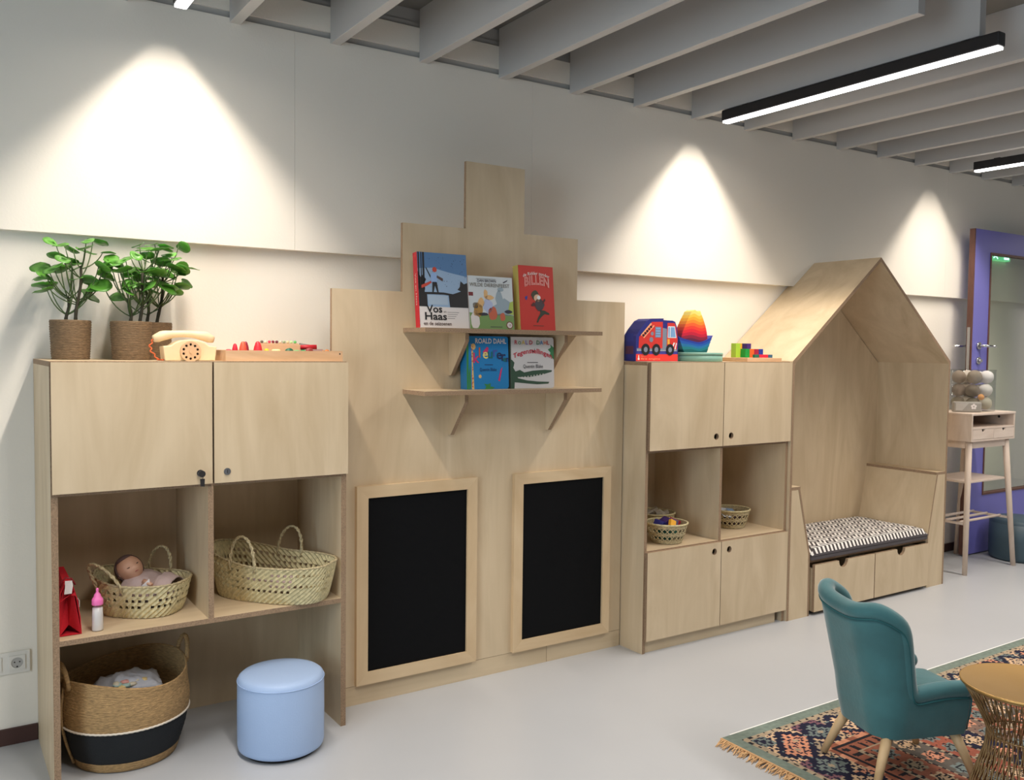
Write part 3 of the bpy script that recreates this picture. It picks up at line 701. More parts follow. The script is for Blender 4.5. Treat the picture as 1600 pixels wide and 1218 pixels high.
book('tall picture book with red spine and a figure on a dark branch', 1.712, -.135, tz, .236, .318, .036, R(6.5), paint(196, 30, 44), 'white_tag', 'paper', art_bridge,
     [paint(150, 176, 204), paint(34, 32, 34), paint(170, 188, 206), paint(148, 178, 222), paint(196, 70, 52), paint(90, 70, 66), paint(16, 16, 18), paint(120, 114, 112), paint(84, 124, 168)], 0, 'Vos en Haas')
def art_animals(b, w, h):
    F_(b, [(0, .0), (1, .0), (1, .27), (.7, .30), (.35, .26), (0, .31)], 0, 1, w, h)
    F_(b, [(.50, .27), (.98, .27), (.98, .50), (.80, .60), (.62, .48), (.5, .42)], 6, 1, w, h)
    F_(b, [(.86, .30), (1, .28), (1, .55), (.92, .52)], 10, 2, w, h)
    F_(b, [(0, .62), (.10, .62), (.10, .69), (0, .69)], 3, 2, w, h)
    # plain animal-like blobs in the colours of the crowd
    for cx, cy, rx, ry, m in ((.20, .36, .10, .13, 1), (.14, .44, .06, .06, 8), (.27, .50, .07, .09, 2), (.42, .44, .11, .13, 7), (.52, .30, .10, .13, 4), (.38, .66, .045, .09, 2), (.46, .60, .10, .045, 2),
                              (.68, .58, .08, .16, 6), (.72, .76, .07, .04, 6), (.74, .24, .06, .08, 4), (.12, .16, .10, .16, 5), (.14, .30, .05, .06, 2), (.88, .34, .09, .035, 9), (.30, .28, .12, .03, 9)):
        F_(b, blob(cx, cy, rx, ry, 14, .10, cx*30), m, 2.5, w, h)
    F_(b, [(.60, .56), (.80, .36), (.84, .38), (.64, .60)], 6, 3, w, h)
    F_(b, blob(.89, .085, .075, .07, 20), 3, 3, w, h); F_(b, blob(.89, .085, .058, .054, 20), 5, 4, w, h); b.text('10', (.862*w, 0, .065*h), U, N, .014, 3, .0018)
    F_(b, [(.78, .90), (.90, .955), (.88, .925), (.80, .885)], 9, 3, w, h)
    F_(b, [(.18, .955), (.62, .955), (.62, .948), (.18, .948)], 8, 3, w, h)
    b.text('DAN BROWN', (.20*w, 0, .888*h), U, N, .0165, 9, .002, width=.42*w, bold=.0002)
    b.text('WILDE DIERENFEEST', (.03*w, 0, .800*h), U, N, .0225, 8, .002, width=.90*w, bold=.0002)
    F_(b, [(.45, .05), (.72, .05), (.72, .04), (.45, .04)], 9, 3, w, h)
book('low white picture book with a crowd of animals on green grass', 1.953, -.135, tz, .228, .232, .012, R(7), 'white_tag', paint(206, 212, 214), 'paper', art_animals,
     [paint(116, 150, 84), paint(176, 132, 60), paint(222, 178, 122), paint(120, 40, 44), paint(196, 96, 66), 'white_tag', paint(150, 168, 178), paint(176, 186, 216), paint(120, 116, 108), paint(40, 40, 60), paint(168, 188, 84)])
def art_red(b, w, h):
    b.text('de Ridder zonder', (.12*w, 0, .815*h), U, N, .021, 0, .002, width=.76*w, bold=.0002, arc=.014)
    b.text('BILLEN', (.15*w, 0, .675*h), U, N, .056, 1, .002, width=.68*w, bold=.0005, arc=.012)
    b.text('BILLEN', (.15*w, 0, .675*h), U, N, .056, 2, .0015, width=.70*w, bold=.0015, arc=.012)
    # a plain leaping figure
    F_(b, blob(.45, .545, .11, .075, 14, .08, 2), 3, 3, w, h); F_(b, blob(.51, .50, .10, .06, 12), 4, 4, w, h); F_(b, blob(.55, .51, .05, .03), 5, 5, w, h)
    F_(b, blob(.56, .40, .14, .095, 14, .12, 1), 6, 4, w, h)
    F_(b, [(.40, .44), (.32, .39), (.34, .37), (.46, .38)], 7, 5, w, h); F_(b, [(.64, .45), (.72, .50), (.74, .47), (.66, .41)], 7, 5, w, h)
    F_(b, [(.56, .32), (.70, .31), (.84, .27), (.83, .245), (.70, .255), (.62, .22), (.54, .17), (.50, .12), (.46, .125), (.50, .19), (.58, .27)], 8, 4, w, h)
    F_(b, [(.15, .51), (.23, .535), (.22, .48), (.18, .46)], 9, 4, w, h)
    F_(b, [(.36, .075), (.66, .075), (.66, .067), (.36, .067)], 3, 3, w, h)
book('tall narrow red picture book with a small leaping figure on its cover', 2.214, -.135, tz, .192, .292, .040, R(6), paint(196, 178, 96), paint(204, 48, 36), 'paper', art_red,
     [paint(240, 222, 214), paint(226, 120, 110), paint(250, 214, 206), paint(70, 66, 44), paint(226, 182, 150), paint(240, 240, 236), paint(70, 60, 66), paint(90, 30, 30), paint(50, 56, 40), paint(44, 56, 150)])
def art_blue(b, w, h):
    F_(b, [(0, 0), (.045, 0), (.05, 1), (0, 1)], 1, 1, w, h)
    F_(b, [(.05, 0), (.10, .02), (.09, .5), (.05, .3)], 1, 1.5, w, h)
    F_(b, [(.115, 0), (.17, 0), (.15, .5), (.155, .72), (.115, .74), (.12, .4)], 2, 2, w, h); F_(b, blob(.16, .80, .055, .06), 2, 2, w, h); F_(b, [(.10, .86), (.12, .80), (.14, .82)], 2, 2, w, h)
    rr = random.Random(1)
    for k in range(22): y = rr.uniform(.03, .8); F_(b, blob(.135+rr.uniform(-.012, .018), y, .010, .016, 6), 3, 3, w, h)
    b.text('ROALD DAHL', (.20*w, 0, .865*h), U, N, .031, 0, .002, width=.74*w, bold=.0006)
    for k, (c, m, x, z) in enumerate((('k', 4, .16, .50), ('l', 3, .29, .60), ('e', 5, .39, .58), ('u', 6, .50, .585), ('r', 7, .63, .62), ('e', 8, .72, .57), ('r', 8, .83, .54), ('e', 6, .88, .52), ('n', 8, .945, .52))):
        b.text(c, (x*w-.004, 0, z*h), U, N, .062 if k < 7 else .036, m, .002, bold=.0009)
    F_(b, [(.38, .70), (.48, .80), (.52, .78), (.50, .70), (.44, .66)], 4, 5, w, h)
    b.text('Quentin Blake', (.30*w, 0, .34*h), U, N, .021, 8, .002, width=.40*w)
    F_(b, [(.42, .465), (.62, .465), (.62, .452), (.42, .452)], 8, 3, w, h)
    F_(b, [(.74, .16), (.80, .36), (.85, .42), (.83, .34), (.78, .14)], 4, 3, w, h); F_(b, blob(.31, .24, .035, .035), 2, 3, w, h)
    F_(b, [(.42, 0), (.60, 0), (.66, .03), (.55, .05), (.56, .11), (.48, .09), (.40, .10), (.45, .05)], 1, 3, w, h)
lz = 1.3285
book('bright blue board book with a spotted long-necked animal along its left edge', 1.957, -.105, lz, .217, .232, .052, R(3), paint(30, 122, 178), paint(20, 126, 190), 'white_tag', art_blue,
     ['white_tag', paint(52, 132, 70), paint(226, 186, 120), paint(206, 96, 54), paint(214, 50, 110), paint(236, 220, 130), paint(20, 110, 110), paint(70, 90, 170), paint(24, 44, 90)], .012)
def art_white(b, w, h):
    for k, (c, m) in enumerate((('R', 0), ('O', 1), ('A', 2), ('L', 3), ('D', 0), (' ', 0), ('D', 1), ('A', 4), ('H', 5), ('L', 0))):
        if c != ' ': b.text(c, ((.08+.084*k)*w, 0, .855*h), U, N, .027 if k != 1 else .021, m, .002, bold=.0003)
    b.text('Tegenstellingen', (.05*w, 0, .575*h), U, N, .031, 0, .002, width=.90*w, bold=.0005, arc=.026)
    F_(b, [(.42, .745), (.48, .75), (.50, .71), (.55, .70), (.55, .79), (.53, .73), (.49, .74), (.46, .76)], 6, 3, w, h)
    F_(b, [(.37, .51), (.62, .51), (.62, .497), (.37, .497)], 6, 3, w, h)
    b.text('Quentin Blake', (.27*w, 0, .395*h), U, N, .024, 6, .002, width=.46*w)
    # plain open jaws in dark green
    F_(b, [(0, .0), (.07, .0), (.08, .12), (.30, .10), (.60, .075), (.86, .085), (.88, .12), (.62, .13), (.36, .155), (.16, .20), (.14, .22), (.42, .22), (.70, .26), (.94, .32), (.95, .35), (.78, .36), (.50, .345), (.30, .31), (.20, .36), (.10, .33), (.04, .42), (0, .40)], 7, 2, w, h)
    F_(b, [(0, .38), (.06, .42), (.08, .50), (.03, .55), (0, .56)], 7, 2, w, h)
    F_(b, [(1, .56), (.90, .64), (.92, .70), (.86, .76), (.93, .80), (.92, .86), (1, .80)], 8, 2, w, h)
    for k in range(9): F_(b, [(.16+.07*k, .215+.008*k), (.175+.07*k, .19+.008*k), (.19+.07*k, .217+.009*k)], 9, 3, w, h)
book('white board book with open dark green jaws across its cover', 2.187, -.105, lz, .238, .232, .040, R(3), paint(70, 84, 70), paint(206, 204, 204), 'white_tag', art_white,
     [paint(190, 34, 60), paint(60, 130, 80), paint(226, 196, 90), paint(130, 110, 190), paint(60, 130, 190), paint(226, 110, 60), paint(36, 36, 44), paint(50, 80, 62), paint(56, 122, 78), 'white_tag'], .012)

# ------------------------------------------------------------------ woven palm baskets
def woven(b, c, A, BB, rot, base_k, hfn, rows, n, holes, pw=2.6, amp=.0026, slant=.12, mi=0):
    def sp(u):
        cu, su = math.cos(u), math.sin(u); k = (abs(cu)**pw+abs(su)**pw)**(-1/pw); return k*cu, k*su
    g = {}
    for j in range(rows+1):
        f = j/rows; kk = base_k+(1-base_k)*f**.75
        for i in range(n):
            u = 2*PI*(i+slant*j)/n; x, y = sp(u); H = hfn(u)
            am = amp*(1 if (i+j) % 2 else -1)
            X, Y = (A*kk+am)*x, (BB*kk+am)*y
            g[i, j] = b.bm.verts.new((c[0]+X*math.cos(rot)-Y*math.sin(rot), c[1]+X*math.sin(rot)+Y*math.cos(rot), c[2]+.003+H*f))
    for j in range(rows):
        for i in range(n):
            if holes(i, j): continue
            b.face([g[i, j], g[(i+1) % n, j], g[(i+1) % n, j+1], g[i, j+1]], mi, False)
    bot = [g[i, 0] for i in range(n)]
    cc = b.bm.verts.new((c[0], c[1], c[2]+.003))
    for i in range(n): b.face([bot[(i+1) % n], bot[i], cc], mi)
    return [g[i, rows].co.copy() for i in range(n)]
def palm_basket(name, label, cat, c, A, BB, rot, base_k, hfn, rows, n, holes, handles, group=None, rim=.0045):
    t = thing(name, label, cat, c, 0, group)
    b = B(); top = woven(b, c, A, BB, rot, base_k, hfn, rows, n, holes)
    b.done('woven_body', 'palm', t, mods=[solidify(.0035, 0)])
    B().tube(top, rim, 8, closed=True).done('rim', 'palm_d', t)
    for (p, q, hgt, lean) in handles:
        P0, P1 = Vector(p), Vector(q); b = B(); pts = []
        for i in range(19):
            f = i/18; a = PI*f; m = P0.lerp(P1, .5-.5*math.cos(a)); pts.append(m+Vector((lean[0]*math.sin(a), lean[1]*math.sin(a), hgt*math.sin(a)**.8 if 0 < f < 1 else 0)))
        d = (P1-P0).normalized()*.0
        b.tube([q_+Vector((.0045*math.sin(i*2.2), .0045*math.cos(i*2.2), 0)) for i, q_ in enumerate(pts)], .0042, 7)
        b.tube([q_-Vector((.0045*math.sin(i*2.2), .0045*math.cos(i*2.2), 0)) for i, q_ in enumerate(pts)], .0042, 7)
        b.done('handle', 'palm_d', t)
    return t
def loc_(c, rot, x, y, z): return (c[0]+x*math.cos(rot)-y*math.sin(rot), c[1]+x*math.sin(rot)+y*math.cos(rot), c[2]+z)
SH = .5165
# doll basket
c = (.664, .068, SH); rot = R(-38); A_, B_ = .165, .132
hole = lambda i, j: j in (3, 5, 7) and i % 2 == 0 and (i*7+j*3) % 5 != 0
hf = lambda u: .118+.035*max(0, -math.cos(u))**1.6
palm_basket('moses_basket', 'small woven palm basket with a baby doll lying in it', 'basket', c, A_, B_, rot, .80, hf, 10, 84, hole,
            [(loc_(c, rot, -.115, -.112, .105), loc_(c, rot, -.01, -.130, .10), .105, (-.055, .0)), (loc_(c, rot, -.045, .126, .112), loc_(c, rot, .045, .126, .112), .10, (.01, -.004))], 'palm baskets in the left cupboard')
# long basket
c2 = (1.137, .010, SH); r2 = R(-50); A2, B2 = .262, .128
hole2 = lambda i, j: j in (4, 6, 8, 10) and i % 2 == 0 and (i//9+j) % 4 != 0
hf2 = lambda u: .152-.014*max(0, -math.sin(u))+.045*max(0, -math.cos(u))**1.3
palm_basket('moses_basket', 'large long woven palm basket with two braided handles, sticking out over the shelf edge', 'basket', c2, A2, B2, r2, .84, hf2, 13, 128, hole2,
            [(loc_(c2, r2, -.11, -.126, .125), loc_(c2, r2, .0, -.128, .12), .135, (.0, .0)), (loc_(c2, r2, -.055, .125, .130), loc_(c2, r2, .055, .125, .130), .125, (.01, -.01))], 'palm baskets in the left cupboard')
b = B(); b.ball(loc_(c2, r2, .0, .0, .052), .085, 0, 32, 1.45, .85, .42, .5, 3, Matrix.Rotation(r2, 4, 'Z'))
setp(b.done('folded_blanket', 'pinkcloth'), 'crumpled pinkish cloth lying inside the long palm basket', 'blanket')
# doll
t = thing('baby_doll', 'baby doll with a dark cap under a dusty pink blanket in the small basket', 'doll', loc_(c, rot, 0, 0, .01))
hd = Vector((.618, .070, SH+.160))
def doll_head():
    bm = bmesh.new(); bmesh.ops.create_uvsphere(bm, u_segments=40, v_segments=28, radius=1)
    for v in bm.verts:
        d = v.co.copy()                                        # face looks along -Y, crown along +Z
        x, y, z = d.x*.046, d.y*.046, d.z*.050
        k = max(0, -d.y)
        if z < 0: x *= 1-.10*abs(d.z); 
        y -= .0045*math.exp(-((d.x*2.6)**2+((d.z+.18)*4.2)**2))*(k > 0)*1.4       # nose
        y -= .004*math.exp(-(((abs(d.x)-.45)*3)**2+((d.z+.30)*3)**2))*(k > 0)    # cheeks
        y += .0035*math.exp(-(((abs(d.x)-.36)*5)**2+((d.z-.08)*5)**2))*(k > 0)   # eye sockets
        y -= .002*math.exp(-((d.x*4)**2+((d.z+.48)*9)**2))*(k > 0)               # lips
        y -= .003*math.exp(-((d.x*3)**2+((d.z+.78)*4)**2))*(k > 0)               # chin
        v.co = (x, y, z)
    for f in bm.faces: f.smooth = True
    return bm
hm = Matrix.Translation(hd) @ Matrix.Rotation(R(8), 4, 'Z') @ Matrix.Rotation(R(-28), 4, 'X') @ Matrix.Rotation(R(-24), 4, 'Y')
b = B(); b.bm.free(); b.bm = doll_head(); b.bm.transform(hm); h_ = b.done('head', 'skin', t)
for sx_ in (-1, 1):
    b = B()
    b.tube([(sx_*.0165+.0075*u_, -.0437+.0035*abs(u_), .003-.0022*(1-u_*u_)) for u_ in (-1, -.6, -.2, .2, .6, 1)], [.0006, .0014, .0018, .0018, .0014, .0006], 6)
    b.bm.transform(hm); b.done('eye', 'dark', h_)
    b = B(); b.ball((sx_*.0455, .002, -.004), .010, 0, 14, .45, .8, 1.1); b.bm.transform(hm); b.done('ear', 'skin', h_)
b = B(); b.tube([(.0075*u_, -.0462+.002*u_*u_, -.0225-.0012*u_*u_) for u_ in (-1, -.5, 0, .5, 1)], [.0006, .0014, .0017, .0014, .0006], 6); b.bm.transform(hm); b.done('mouth', paint(170, 84, 80), h_)
b = B(); g = bmesh.ops.create_uvsphere(b.bm, u_segments=32, v_segments=20, radius=1)
for v in list(b.bm.verts):
    d = v.co.copy()
    v.co = Vector((d.x*.0505, d.y*.0505+.004, d.z*.054+.002))
    if d.y < -.25+.0*d.z and d.z < .62: b.bm.verts.remove(v)
for f in b.bm.faces: f.smooth = True
b.bm.transform(hm); b.done('cap', 'brown', t, mods=[solidify(.003)])
b = B()                                       # blanket over chest, tummy and knees
gr = {}
for i in range(33):
    for j in range(25):
        u = i/32; v = j/24*2-1; X = -.045+.175*u; Y = v*.108*(1-.30*max(0, u-.6)/.4)
        z = .090+.058*math.sqrt(max(0, 1-v*v))*(math.sin(PI*min(1, u*1.12+.22))**.6 if u < .68 else .9*math.cos((u-.60)*1.9)) - .02*abs(v)**4
        z += .004*noise.noise(Vector((X*30, Y*30, 2)))+.002*noise.noise(Vector((X*90, Y*90, 5)))
        gr[i, j] = b.bm.verts.new(loc_(c, rot, X, Y, z))
for i in range(32):
    for j in range(24): b.face([gr[i, j], gr[i+1, j], gr[i+1, j+1], gr[i, j+1]], 0, True)
b.done('blanket', 'pinkcloth', t, mods=[solidify(.006)])
b = B(); b.ball(loc_(c, rot, .02, 0, .062), .075, 0, 20, 1.25, 1.05, .72, .1, 2, Matrix.Rotation(rot, 4, 'Z')); b.done('body', 'pinkcloth', t)
b = B(); b.tube([loc_(c, rot, .045, -.08, .13), loc_(c, rot, .07, -.095, .128), loc_(c, rot, .085, -.10, .124)], [.010, .009, .006], 10); b.done('arm', 'skin', t)
b = B(); b.poly([(0, 0), (.035, 0), (.03, .028)], 'y', 0, .002); b.bm.transform(Matrix.Translation(loc_(c, rot, .045, -.105, .118)) @ Matrix.Rotation(R(-30), 4, 'Z')); b.done('care_label', 'white_tag', t, world=True)

# red bag
t = thing('doll_bag', 'red felt doll bag with a white tab, leaning against the left side of the cubby', 'bag', (.398, -.08, SH))
def strip(b, pts, y0, y1, mi=0):
    vs = [(b.bm.verts.new((p[0], y0, p[1])), b.bm.verts.new((p[0], y1, p[1]))) for p in pts]
    for a_, c_ in zip(vs[:-1], vs[1:]): b.face([a_[0], c_[0], c_[1], a_[1]], mi, True)
z0 = SH
b = B()
sec = [(-.115, [(.361, 0), (.361, .10), (.366, .15), (.378, .176), (.404, .176), (.417, .13), (.428, .055), (.431, .0)]), (.10, [(.361, 0), (.361, .11), (.368, .165), (.382, .19), (.402, .19), (.417, .14), (.428, .06), (.431, .0)])]
rings = [[b.bm.verts.new((p[0], yy, z0+.001+p[1])) for p in pts] for yy, pts in sec]
for k in range(7): b.face([rings[0][k], rings[0][k+1], rings[1][k+1], rings[1][k]], 0, False)
b.face([rings[0][7], rings[0][0], rings[1][0], rings[1][7]], 0); b.face(rings[1], 0)
b.done('bag_body', 'red_felt', t, mods=[solidify(.003)])
b = B()                                       # folded-in gusset at the front
q = [b.bm.verts.new(v) for v in ((.361, -.114, z0+.002), (.361, -.114, z0+.10), (.378, -.113, z0+.172), (.404, -.113, z0+.172), (.430, -.114, z0+.002), (.394, -.085, z0+.03), (.392, -.070, z0+.135))]
for f in ((0, 1, 6, 5), (1, 2, 6), (2, 3, 6), (3, 4, 5, 6)): b.face([q[i] for i in f], 0)
b.done('gusset', 'red_felt', t, mods=[solidify(.002)])
b = B(); b.poly([(.361, z0+.118), (.41, z0+.150), (.421, z0+.105), (.412, z0+.135), (.394, z0+.142), (.372, z0+.128)], 'y', -.121, -.117); b.done('flap_edge', 'red_felt', t)
b = B(); strip(b, [(.380, z0+.148), (.383, z0+.170), (.385, z0+.186), (.386, z0+.1915)], -.1215, -.119)
b.bm.free(); b = B(); b.poly([(.377, z0+.146), (.400, z0+.146), (.404, z0+.172), (.402, z0+.190), (.380, z0+.191), (.380, z0+.170)], 'y', -.124, -.1215); b.done('closing_tab', 'white_tag', t)
b = B(); b.tube([(.366, -.10, z0+.165), (.372, -.10, z0+.186), (.385, -.10, z0+.197), (.402, -.10, z0+.192), (.414, -.10, z0+.17)], .006, 8, flatz=.5); b.done('handle', paint(130, 10, 26), t)
b = B(); b.box(.4235, .4255, -.10, -.06, z0+.09, z0+.112); b.bm.transform(Matrix.Translation((.0015, 0, 0))); b.done('side_tab', 'white_tag', t)
# bottle
bx, by = .483, -.100
t = thing('doll_bottle', 'small doll milk bottle with a pink cap in front of the doll basket', 'bottle', (bx, by, SH))
B().lathe([(.0185, 0), (.0192, .004), (.0186, .05), (.0170, .086), (.0165, .094)], (bx, by, SH+.0005), 24).done('bottle_wall', 'clear', t)
B().lathe([(.0175, .001), (.0182, .004), (.0176, .05), (.0163, .080), (0, .0805)], (bx, by, SH+.0006), 24).done('milk', 'milk', t)
b = B(); b.lathe([(.0175, .090), (.0185, .092), (.0185, .108), (.0160, .113), (.0120, .118), (.0105, .126), (.0060, .131), (.0042, .135), (.0042, .139), (.0050, .143), (.0030, .148), (0, .149)], (bx, by, SH), 26); b.done('cap', 'pink', t)

# ------------------------------------------------------------------ big seagrass basket and its bag
c = (.597, .045, 0)
t = thing('seagrass_basket', 'large seagrass basket with a black middle band under the left cupboard', 'basket', c)
def ring_profile(z): # radius of the wall
    return .160+.060*math.sin(PI*min(1, (z+.03)/.30)*.62)**1.0 - .006*max(0, (z-.20)/.13)**2
def coil(b, za, zb, n, sx=1, amp=.0016, seg=72, rimfn=None):
    rings = []
    for i in range(n+1):
        z = za+(zb-za)*i/n; ring = []
        for k in range(seg):
            a = 2*PI*k/seg; r = ring_profile(z)+amp*math.sin(i*PI/1.0+PI/2)+.0022*noise.noise(Vector((math.cos(a)*3, math.sin(a)*3, z*14)))
            zz = z
            if rimfn: zz = z + rimfn(a)*((z-za)/(zb-za))
            ring.append(b.bm.verts.new((c[0]+r*math.cos(a), c[1]+r*.97*math.sin(a), zz)))
        rings.append(ring)
    for i in range(n):
        for k in range(seg): b.face([rings[i][k], rings[i][(k+1) % seg], rings[i+1][(k+1) % seg], rings[i+1][k]], 0, True)
    return rings
rimfn = lambda a: .020*math.cos(2*(a-R(38)))+.006*math.sin(a+.4)
b = B(); rr_ = coil(b, .004, .036, 6); b.face(list(reversed(rr_[0])), 0); b.done('base_coils', 'seagrass', t, mods=[solidify(.005)])
b = B(); coil(b, .036, .158, 14, amp=.0006); b.done('black_band', 'black_cotton', t, mods=[solidify(.005)])
b = B(); coil(b, .158, .315, 36, rimfn=rimfn); b.done('upper_coils', 'seagrass', t, mods=[solidify(.006)])
b = B(); pts = []
for k in range(160):
    a = 2*PI*k/160; r = ring_profile(.158)+.003; pts.append((c[0]+r*math.cos(a), c[1]+r*.97*math.sin(a), .158+.0012*(k % 2)))
b.tube(pts, .0038, 6, closed=True); b.done('white_cord', 'white_cord', t)
for a0 in (R(12), R(192)):
    b = B(); pts = []
    for i in range(21):
        f = i/20*PI; da = .20*math.cos(f); a = a0+da; r = ring_profile(.30)+.004+.010*math.sin(f); z = .30+.088*math.sin(f)
        pts.append((c[0]+r*math.cos(a), c[1]+r*.97*math.sin(a), z))
    b.tube(pts, [.0075+.0015*(i % 2) for i in range(21)], 8)
    low = [(c[0]+(ring_profile(z)+.005)*math.cos(a0), c[1]+(ring_profile(z)+.005)*.97*math.sin(a0), z) for z in [.30-.28*k/16 for k in range(17)]]
    b.tube(low, .005, 8); b.done('handle', 'seagrass', t)
b = B(); b.ball((.600, .045, .225), .115, 0, 48, 1.15, 1.0, .62, .28, 5)
for v in b.bm.verts: v.co += Vector((.010*noise.noise(v.co*38), .010*noise.noise(v.co*40+Vector((3, 0, 0))), .013*noise.noise(v.co*34+Vector((0, 7, 0)))))
bag = b.done('plastic_bag', 'greybag'); setp(bag, 'crumpled grey white plastic bag stuffed in the large seagrass basket', 'bag')
b = B()
rr = random.Random(9)
for k in range(9):
    p = Vector((.60+rr.uniform(-.05, .06), -.035+rr.uniform(-.02, .03), .286+rr.uniform(-.006, .006))); b.ball(p, .016, k % 4, 10, rr.uniform(.7, 1.4), rr.uniform(.7, 1.2), .45, .3, k)
setp(b.done('patterned_cloth', [paint(228, 216, 190), paint(224, 160, 150), paint(180, 206, 196), paint(232, 204, 140)]), 'small bunched cloth in pale colours on the plastic bag', 'cloth')

# ------------------------------------------------------------------ pale blue pouf
t = thing('pouf', 'pale blue cylindrical pouf under the left cupboard', 'pouf', (1.094, -.215, 0))
r_, hh = .158, .292
B().lathe([(r_-.022, 0), (r_-.018, .012), (r_-.012, .014)], (1.094, -.215, .0005), 48).done('base', 'dark', t)
B().lathe([(r_-.012, .012), (r_-.003, .018), (r_, .03), (r_+.001, .15), (r_, hh-.030), (r_-.001, hh-.024)], (1.094, -.215, 0), 64, cap=False).done('side_cover', 'pouf_blue', t)
b = B().lathe([(r_-.001, hh-.024), (r_-.004, hh-.012), (r_-.014, hh-.004), (r_-.035, hh), (r_*.5, hh+.004), (0, hh+.005)], (1.094, -.215, 0), 64, cap=False); b.done('top_cover', 'pouf_blue', t)
pts = [(1.094+(r_+.0005)*math.cos(2*PI*k/72), -.215+(r_+.0005)*math.sin(2*PI*k/72), hh-.0245) for k in range(72)]
B().tube(pts, .0016, 6, closed=True).done('seam', M['pouf_blue'], t)
# dark teal pouf behind the desk
t = thing('pouf', 'dark teal round pouf on the floor behind the tall desk', 'pouf', (6.735, -.02, 0)); r_, hh = .205, .30; cc_ = (6.735, -.065, 0)
B().lathe([(r_-.02, 0.0005), (r_-.004, .012), (r_, .03), (r_+.002, .15), (r_, hh-.03)], cc_, 48, cap=True).done('side_cover', 'pouf_teal', t)
B().lathe([(r_, hh-.03), (r_-.004, hh-.012), (r_-.02, hh-.002), (r_*.5, hh+.004), (0, hh+.005)], cc_, 48, cap=False).done('top_cover', 'pouf_teal', t)

# ------------------------------------------------------------------ things on the right cupboard
t = thing('fire_engine_box', 'fire engine shaped blue and red puzzle box at the left end of the right cupboard', 'toy box', (3.09, -.02, T))
sx0, sx1, fy, by_ = 2.958, 3.245, -.060, .035; W_ = sx1-sx0; H_ = .218
out = [(0, 0), (1, 0), (1, .42), (.985, .60), (.945, .86), (.92, .93), (.88, .96), (.66, .965), (.655, 1.0), (.32, .985), (.20, .90), (.08, .72), (.0, .58)]
out = [(0, 0), (1, 0), (1, .45), (.965, .80), (.92, .93), (.86, .955), (.64, .96), (.635, 1.0), (.34, .985), (.24, .93), (.10, .74), (.03, .62), (0, .58)]
B().poly([(sx0+p*W_, T+.001+q*H_) for p, q in out], 'y', fy, by_, 0, 0).done('box_body', paint(38, 42, 128), t)
Of = (sx0, fy, T+.001)
def G(b, pts, mi, lay): b.flat([(p*W_, q*H_) for p, q in pts], Of, U, V, N, .0004*lay, mi)
b = B(); G(b, [(0.005, 0.005), (.995, .005), (.995, .165), (.005, .165)], 0, 1)
G(b, [(.03, .165), (.97, .165), (.97, .24), (.03, .24)], 5, 1)
G(b, [(.06, .30), (.62, .30), (.62, .92), (.36, .91), (.22, .72), (.07, .56)], 1, 2); G(b, [(.62, .28), (.72, .28), (.72, .76), (.62, .78)], 2, 2)
G(b, [(.72, .28), (.97, .28), (.985, .52), (.93, .84), (.90, .90), (.73, .90)], 1, 2); G(b, [(.74, .55), (.955, .55), (.91, .82), (.745, .82)], 3, 3)
G(b, [(.755, .565), (.79, .565), (.79, .80), (.755, .80)], 4, 4); G(b, [(.81, .565), (.935, .565), (.90, .80), (.81, .80)], 4, 4)
G(b, [(.44, .55), (.58, .55), (.58, .80), (.44, .80)], 2, 3)
for k in range(4): G(b, [(.455, .57+.058*k), (.565, .57+.058*k), (.565, .605+.058*k), (.455, .605+.058*k)], 4, 4)
G(b, [(.10, .60), (.13, .575), (.36, .86), (.33, .885)], 6, 4); G(b, [(.16, .55), (.18, .53), (.42, .82), (.40, .84)], 6, 4)
for k in range(5): f = k/5; G(b, [(.13+.22*f, .60+.25*f), (.17+.22*f, .56+.25*f), (.195+.22*f, .59+.25*f), (.155+.22*f, .63+.25*f)], 7, 5)
G(b, blob(.35, .50, .045, .06), 2, 4); G(b, blob(.37, .64, .035, .045), 2, 4)
G(b, [(.735, .40), (.79, .40), (.79, .52), (.735, .52)], 8, 4); G(b, [(.83, .28), (.86, .28), (.92, .44), (.885, .44)], 3, 4); G(b, [(.91, .28), (.935, .28), (.965, .42), (.945, .44)], 3, 4)
G(b, [(.02, .235), (.98, .235), (.98, .30), (.02, .30)], 2, 1.5)
for k in range(26): G(b, [(.03+.036*k, .245), (.045+.036*k, .245), (.045+.036*k, .26), (.03+.036*k, .26)], 3, 3)
for cx in (.22, .47, .80):
    G(b, blob(cx, .27, .098, .135, 24), 7, 6); G(b, blob(cx, .27, .045, .062, 18), 2, 7)
G(b, [(.045, .03), (.085, .03), (.085, .075), (.075, .08), (.075, .13), (.065, .145), (.055, .13), (.055, .08), (.045, .075)], 3, 3)
b.text('PUZZLE', (sx0+.12*W_, fy, T+.105*H_), U, N, .009, 9, .0012); b.text('fire engine', (sx0+.12*W_, fy, T+.045*H_), U, N, .012, 6, .0012, width=.45*W_)
b.done('front_print', [paint(238, 58, 48), paint(216, 52, 44), paint(128, 138, 156), paint(236, 236, 238), paint(126, 168, 214), paint(58, 60, 150), paint(250, 176, 130), paint(24, 26, 34), paint(240, 176, 60), paint(250, 150, 120)], t, recalc=False)
b = B()
for z_ in (.26, .55): b.flat([(-.03, z_*H_-.02), (.03, z_*H_-.02), (.03, z_*H_+.02), (-.03, z_*H_+.02)], (sx0, -.012, T), (0, -1, 0), V, (-1, 0, 0), .0004, 0 if z_ < .4 else 1)
b.done('side_print', [paint(92, 46, 76), paint(36, 52, 140)], t, recalc=False)
t = thing('round_tin', 'flat round sea green tin under the stacking boat', 'tin', (3.425, -.01, T))
B().lathe([(.134, 0), (.137, .003), (.137, .033)], (3.425, -.012, T+.0005), 64).done('tin_body', paint(124, 168, 152), t)
